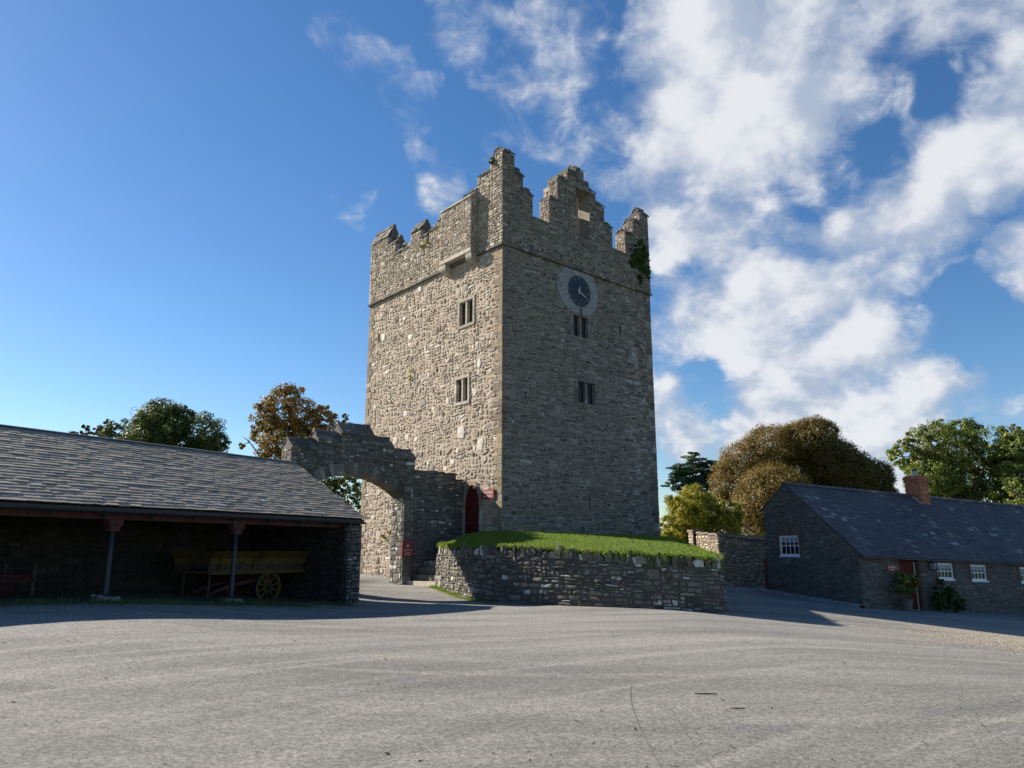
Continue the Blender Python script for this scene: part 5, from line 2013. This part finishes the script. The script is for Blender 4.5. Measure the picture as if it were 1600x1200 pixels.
# ------------------------------------------------------------------ trees
def tree(name, label, cat, D, lobes, mat, n, size, trunk_r, seed, spread=1.0, dens=(.55, 1.0), squash=1.0, group=None):
    rs_ = np.random.RandomState(seed)
    rr = random.Random(seed)
    cx = sum(l[0] * l[2] for l in lobes) / sum(l[2] for l in lobes)
    zg = g1(cx, D)
    t = thing(name, label, cat, (cx, D, zg), group)
    L = []
    for x, z, r_ in lobes:
        L.append((x, D + rr.uniform(-1, 1) * max(1.0, r_) * spread, z, r_, r_ * 1.05, r_ * .92 * squash))
    V, T, cc = leaf_cloud(rs_, L, n, size, dens, flat=1.0 if squash == 1.0 else .22, per=46 if squash == 1.0 else 90)
    quads_object('crown', mat, t, V, T)
    m = MB()
    zc = sorted(l[1] for l in lobes)[len(lobes) // 3]
    tp = (cx + rr.uniform(-.4, .4), D, zc)
    m.tube([(cx, D, zg - .2), (cx, D, zg + .5), (cx + .1, D, zg + (zc - zg) * .5), tp], [trunk_r * 1.4, trunk_r, trunk_r * .85, trunk_r * .6], 9)
    m.build('trunk', M_TRUNK, t, smooth=True)
    m = MB()
    for (x, y, z, a, b, c) in L:
        f0 = rr.uniform(.45, .95)
        st_ = (cx + .1 * f0, D, zg + (zc - zg) * f0)
        mid = ((st_[0] + x) / 2 + rr.uniform(-.3, .3), (st_[1] + y) / 2 + rr.uniform(-.3, .3), (st_[2] + z) / 2 + .2)
        m.tube([st_, mid, (x, y, z)], [trunk_r * .5, trunk_r * .3, trunk_r * .12], 6)
        for q in range(4):
            e = Vector((rr.gauss(0, 1), rr.gauss(0, 1), rr.gauss(.3, 1))).normalized()
            m.tube([(x, y, z), (x + e.x * a * .5, y + e.y * a * .5, z + e.z * c * .5), (x + e.x * a * .95, y + e.y * a * .95, z + e.z * c * .95)], [trunk_r * .14, trunk_r * .09, .015], 4)
    m.build('limbs', M_TRUNK, t)
    return t


tree('broadleaf_tree', 'dark green dome-shaped tree behind the cart shed roof', 'tree', 62,
     [(-29.0, 11.9, 2.19), (-30.9, 11.7, 1.97), (-26.8, 11.5, 1.97), (-32.8, 11.1, 1.42), (-34.5, 11.8, .82), (-25.1, 10.6, 1.1), (-35.3, 11.6, .49), (-29.9, 12.7, 1.1), (-27.8, 12.6, 1.1), (-29.6, 9.5, 2.46), (-26.9, 9.3, 2.19), (-31.8, 9.5, 1.64)], M_LDARK, 52000, .10, .4, 1)
tree('broadleaf_tree', 'tiny treetop just showing over the left of the shed ridge', 'tree', 75,
     [(-44.2, 13.9, .6), (-45.1, 13.4, .53), (-43.2, 13.3, .6), (-44.5, 12.6, .93), (-44.2, 11, 1.5)], M_LDARK, 4000, .13, .25, 2)
tree('autumn_tree', 'orange-brown autumn tree with thinning leaves between shed and tower', 'tree', 52,
     [(-15.8, 11.5, 1.65), (-15.7, 12.9, .78), (-16.9, 11.1, 1.47), (-14.6, 11.1, 1.47), (-17.5, 9.9, 1.19), (-18.3, 9.1, .69), (-13.4, 10.5, 1.15), (-12.5, 10.6, .55), (-15.9, 9.2, 1.75), (-14.1, 9.1, 1.56), (-17.8, 12.0, .55), (-11.8, 11.0, .28), (-13.7, 11.5, .64), (-14.8, 7.4, 1.61), (-16.8, 7.5, 1.7)], M_LAUT, 26000, .092, .3, 3)
tree('evergreen_bush', 'dark bush seen through the gateway arch', 'bush', 46,
     [(-10.3, 5.0, 1.22), (-11.0, 4.4, 1.42), (-9.9, 4.0, 1.14), (-11.9, 5.2, 1.22), (-9.9, 5.6, .61), (-11.3, 2.6, 1.5), (-10, 2, 1.3), (-12.8, 3.4, 1.5), (-13.2, 1.6, 1.5)], M_LDARK, 15000, .10, .15, 4)
tree('bronze_tree', 'huge round bronze-leaved tree behind the garden wall', 'tree', 75,
     [(30.9, 12.6, 2.78), (32.2, 13.7, 1.32), (27.1, 11.8, 2.98), (24.7, 10.5, 2.78), (22.8, 8.8, 2.38), (28.5, 9.2, 3.64), (25.1, 6.6, 3.44), (32.6, 10.5, 2.52), (21.9, 6.0, 2.12), (29.4, 12.6, 2.12), (27.5, 4.7, 3.18), (23.9, 4.1, 2.78)], M_LBROWN, 180000, .09, .6, 5, dens=(.75, 1.0))
tree('bronze_tree', 'lower bronze tree in shade behind the cottage ridge left of the chimney', 'tree', 76,
     [(33.0, 10.6, 2.4), (35.0, 10.0, 2.3), (37.0, 9.2, 1.9), (34.0, 8.6, 2.6), (33.7, 9.8, 2.03), (35.8, 9.2, 2.03), (37.4, 8.5, 1.4), (34.1, 7.7, 2.67), (36.7, 6.8, 2.03), (32.1, 7.1, 2.42), (37.9, 6.5, 1.6)], M_LBROWN, 110000, .09, .4, 6, dens=(.7, 1.0))
tree('cedar_tree', 'blue-green cedar with flat layered branches right of the tower', 'tree', 90,
     [(22.2, 12.3, 2.07), (20.9, 11.3, 2.23), (23.2, 11.0, 2.54), (20.0, 10.3, 1.59), (23.6, 10.0, 2.54), (21.3, 9.3, 2.54), (24.5, 11.7, 1.43), (19.4, 9.5, 1.11), (24.8, 10.5, 1.59), (22, 13.2, 1.0)], M_LCEDAR, 26000, .14, .35, 7, squash=.42, dens=(.2, 1.0))
tree('golden_bush', 'rounded yellow-green bush behind the mound and garden wall', 'bush', 48,
     [(11.1, 4.0, 1.36), (12.5, 4.0, 1.53), (10.6, 4.7, .85), (11.9, 4.8, 1.1), (13.5, 4.0, .93), (10.2, 3.1, .93), (11.4, 2.8, 1.19), (13.0, 2.7, 1.19), (14.1, 3.5, .76), (10.5, 1.8, 1.1), (12, 1.5, 1.3), (13.8, 1.8, 1.2)], M_LYEL, 48000, .072, .15, 8, dens=(.6, 1.0))
tree('oak_tree', 'broad green tree rising behind the cottage chimney', 'tree', 58,
     [(34.3, 9.5, 2.15), (35.5, 10.6, 1.33), (32.4, 10.1, 1.54), (31.2, 9.0, 1.13), (36.8, 9.5, 1.64), (33.0, 7.5, 2.15), (35.5, 7.0, 2.46), (31.6, 7.0, 1.43), (37.6, 7.5, 1.43), (34.3, 11.3, .77), (30.6, 10.1, .61), (33.5, 5.4, 2.0), (36.5, 5.0, 2.0)], M_LGREEN, 50000, .10, .4, 9, dens=(.6, 1.0))
tree('oak_tree', 'green tree at the right edge beyond the far end of the cottage', 'tree', 55,
     [(37.9, 9.1, 1.55), (37.0, 8.1, 1.26), (38.0, 6.7, 2.04), (36.4, 5.8, 1.55), (38.0, 10.5, .68), (40.0, 8.1, 2.67), (40.8, 10.2, 1.46), (39, 5, 2)], M_LGREEN, 34000, .10, .35, 10)
# distant hedge line that closes the view at ground level
P_ = []
for x in np.arange(-60, 70, 4.0):
    P_.append((x, 98 + 6 * math.sin(x * .3), 2.0, 3.2, 2.5, 2.6 + 1.2 * math.sin(x * 1.7)))
V, T, _ = leaf_cloud(np.random.RandomState(77), P_, 16000, .32, (.5, 1))
o = quads_object('distant_hedge', M_LDARK, None, V, T, loc=(0, 98, 0), kind='stuff')

# ------------------------------------------------------------------ small things on the yard
rng = random.Random(61)


def strip(name, pts, w_, mat, label=None):
    m = MB()
    for i, (x, y) in enumerate(pts):
        a = pts[max(0, i - 1)]
        b = pts[min(len(pts) - 1, i + 1)]
        t = Vector((b[0] - a[0], b[1] - a[1], 0)).normalized()
        ww = w_ * (.5 + .9 * abs(noise.noise(Vector((x * 3, y * 3, 2))))) * .7
        for sg_ in (-1, 1):
            px, py = x - t.y * ww * sg_, y + t.x * ww * sg_
            m.v.append((px, py, g1(px, py) + .004))
            m.t.append((.5, .5, .5))
    m.f = [(2 * i, 2 * i + 1, 2 * i + 3, 2 * i + 2) for i in range(len(pts) - 1)]
    return m.build(name, mat, kind='structure', loc=(pts[0][0], pts[0][1], 0))


M_MARK = simple_mat('tyre_rubber_mark', (.15, .146, .136), .3, 30.0, .95, .5, .01)
for P0 in ([(1.46, 9.6), (1.38, 9.2), (1.26, 8.3), (1.18, 7.3), (1.14, 6.4), (1.13, 5.2)], [(1.66, 8.3), (1.60, 7.6), (1.55, 6.9), (1.53, 6.1), (1.53, 5.0)]):
    pts = catmull(P0, 10)
    strip('tyre_mark', pts, .010, M_MARK)
tw = MB().tube([(2.10, 9.08, g1(2.10, 9.08) + .010), (2.2, 9.05, .018), (2.36, 9.06, .014)], [.007, .009, .005], 6).build('twig', M_TRUNK, loc=(2.2, 9.06, 0))
tag(tw, 'thick dark twig lying alone on the tarmac right of centre', 'twig')
tw = MB().tube([(2.28, 8.3, .008), (2.36, 8.28, .010), (2.44, 8.29, .008)], [.004, .006, .003], 6).build('twig', M_TIMBER, loc=(2.34, 8.28, 0))
tag(tw, 'thin pale twig just in front of the thicker dark twig', 'twig')
# scattered bits of leaf and grit
rs = np.random.RandomState(3)
n = 900
x = rs.uniform(-9, 12, n)
y = 5.5 + rs.random(n) ** 1.4 * 14
z = gz(x, y) + .006
pos = np.stack([x, y, z], 1)
a = rs.uniform(0, 6.28, n)
l_ = .006 + .026 * rs.random(n) ** 2.2
t = np.stack([np.cos(a), np.sin(a), rs.uniform(-.2, .4, n)], 1) * l_[:, None]
b = np.stack([-np.sin(a), np.cos(a), rs.uniform(.0, .5, n)], 1) * (l_ * .55)[:, None]
V = np.stack([pos - t, pos - b * .6 + [0, 0, .004], pos + t, pos + b + [0, 0, .006]], 1)
quads_object('leaf_litter', M_TRUNK, None, V, rs.random((n, 3)), loc=(0, 8, 0), kind='stuff')
# loose pebbles of the gravel patch
m = MB()
for _ in range(2600):
    x, y = rng.gauss(13.2, 2.4), rng.gauss(19.5, 2.0)
    if x < 8 or y > 25:
        continue
    r_ = rng.uniform(.012, .035)
    zg = g1(x, y)
    v = [(x + r_ * rng.uniform(.7, 1.2) * a, y + r_ * rng.uniform(.7, 1.2) * b, zg + r_ * .6 * c) for a, b, c in ((1, 0, 0), (0, 1, 0), (-1, 0, 0), (0, -1, 0), (0, 0, 1))]
    m.add(v, [(0, 1, 4), (1, 2, 4), (2, 3, 4), (3, 0, 4)])
m.build('gravel', M_GARD, kind='stuff', loc=(13, 19.5, -.5))
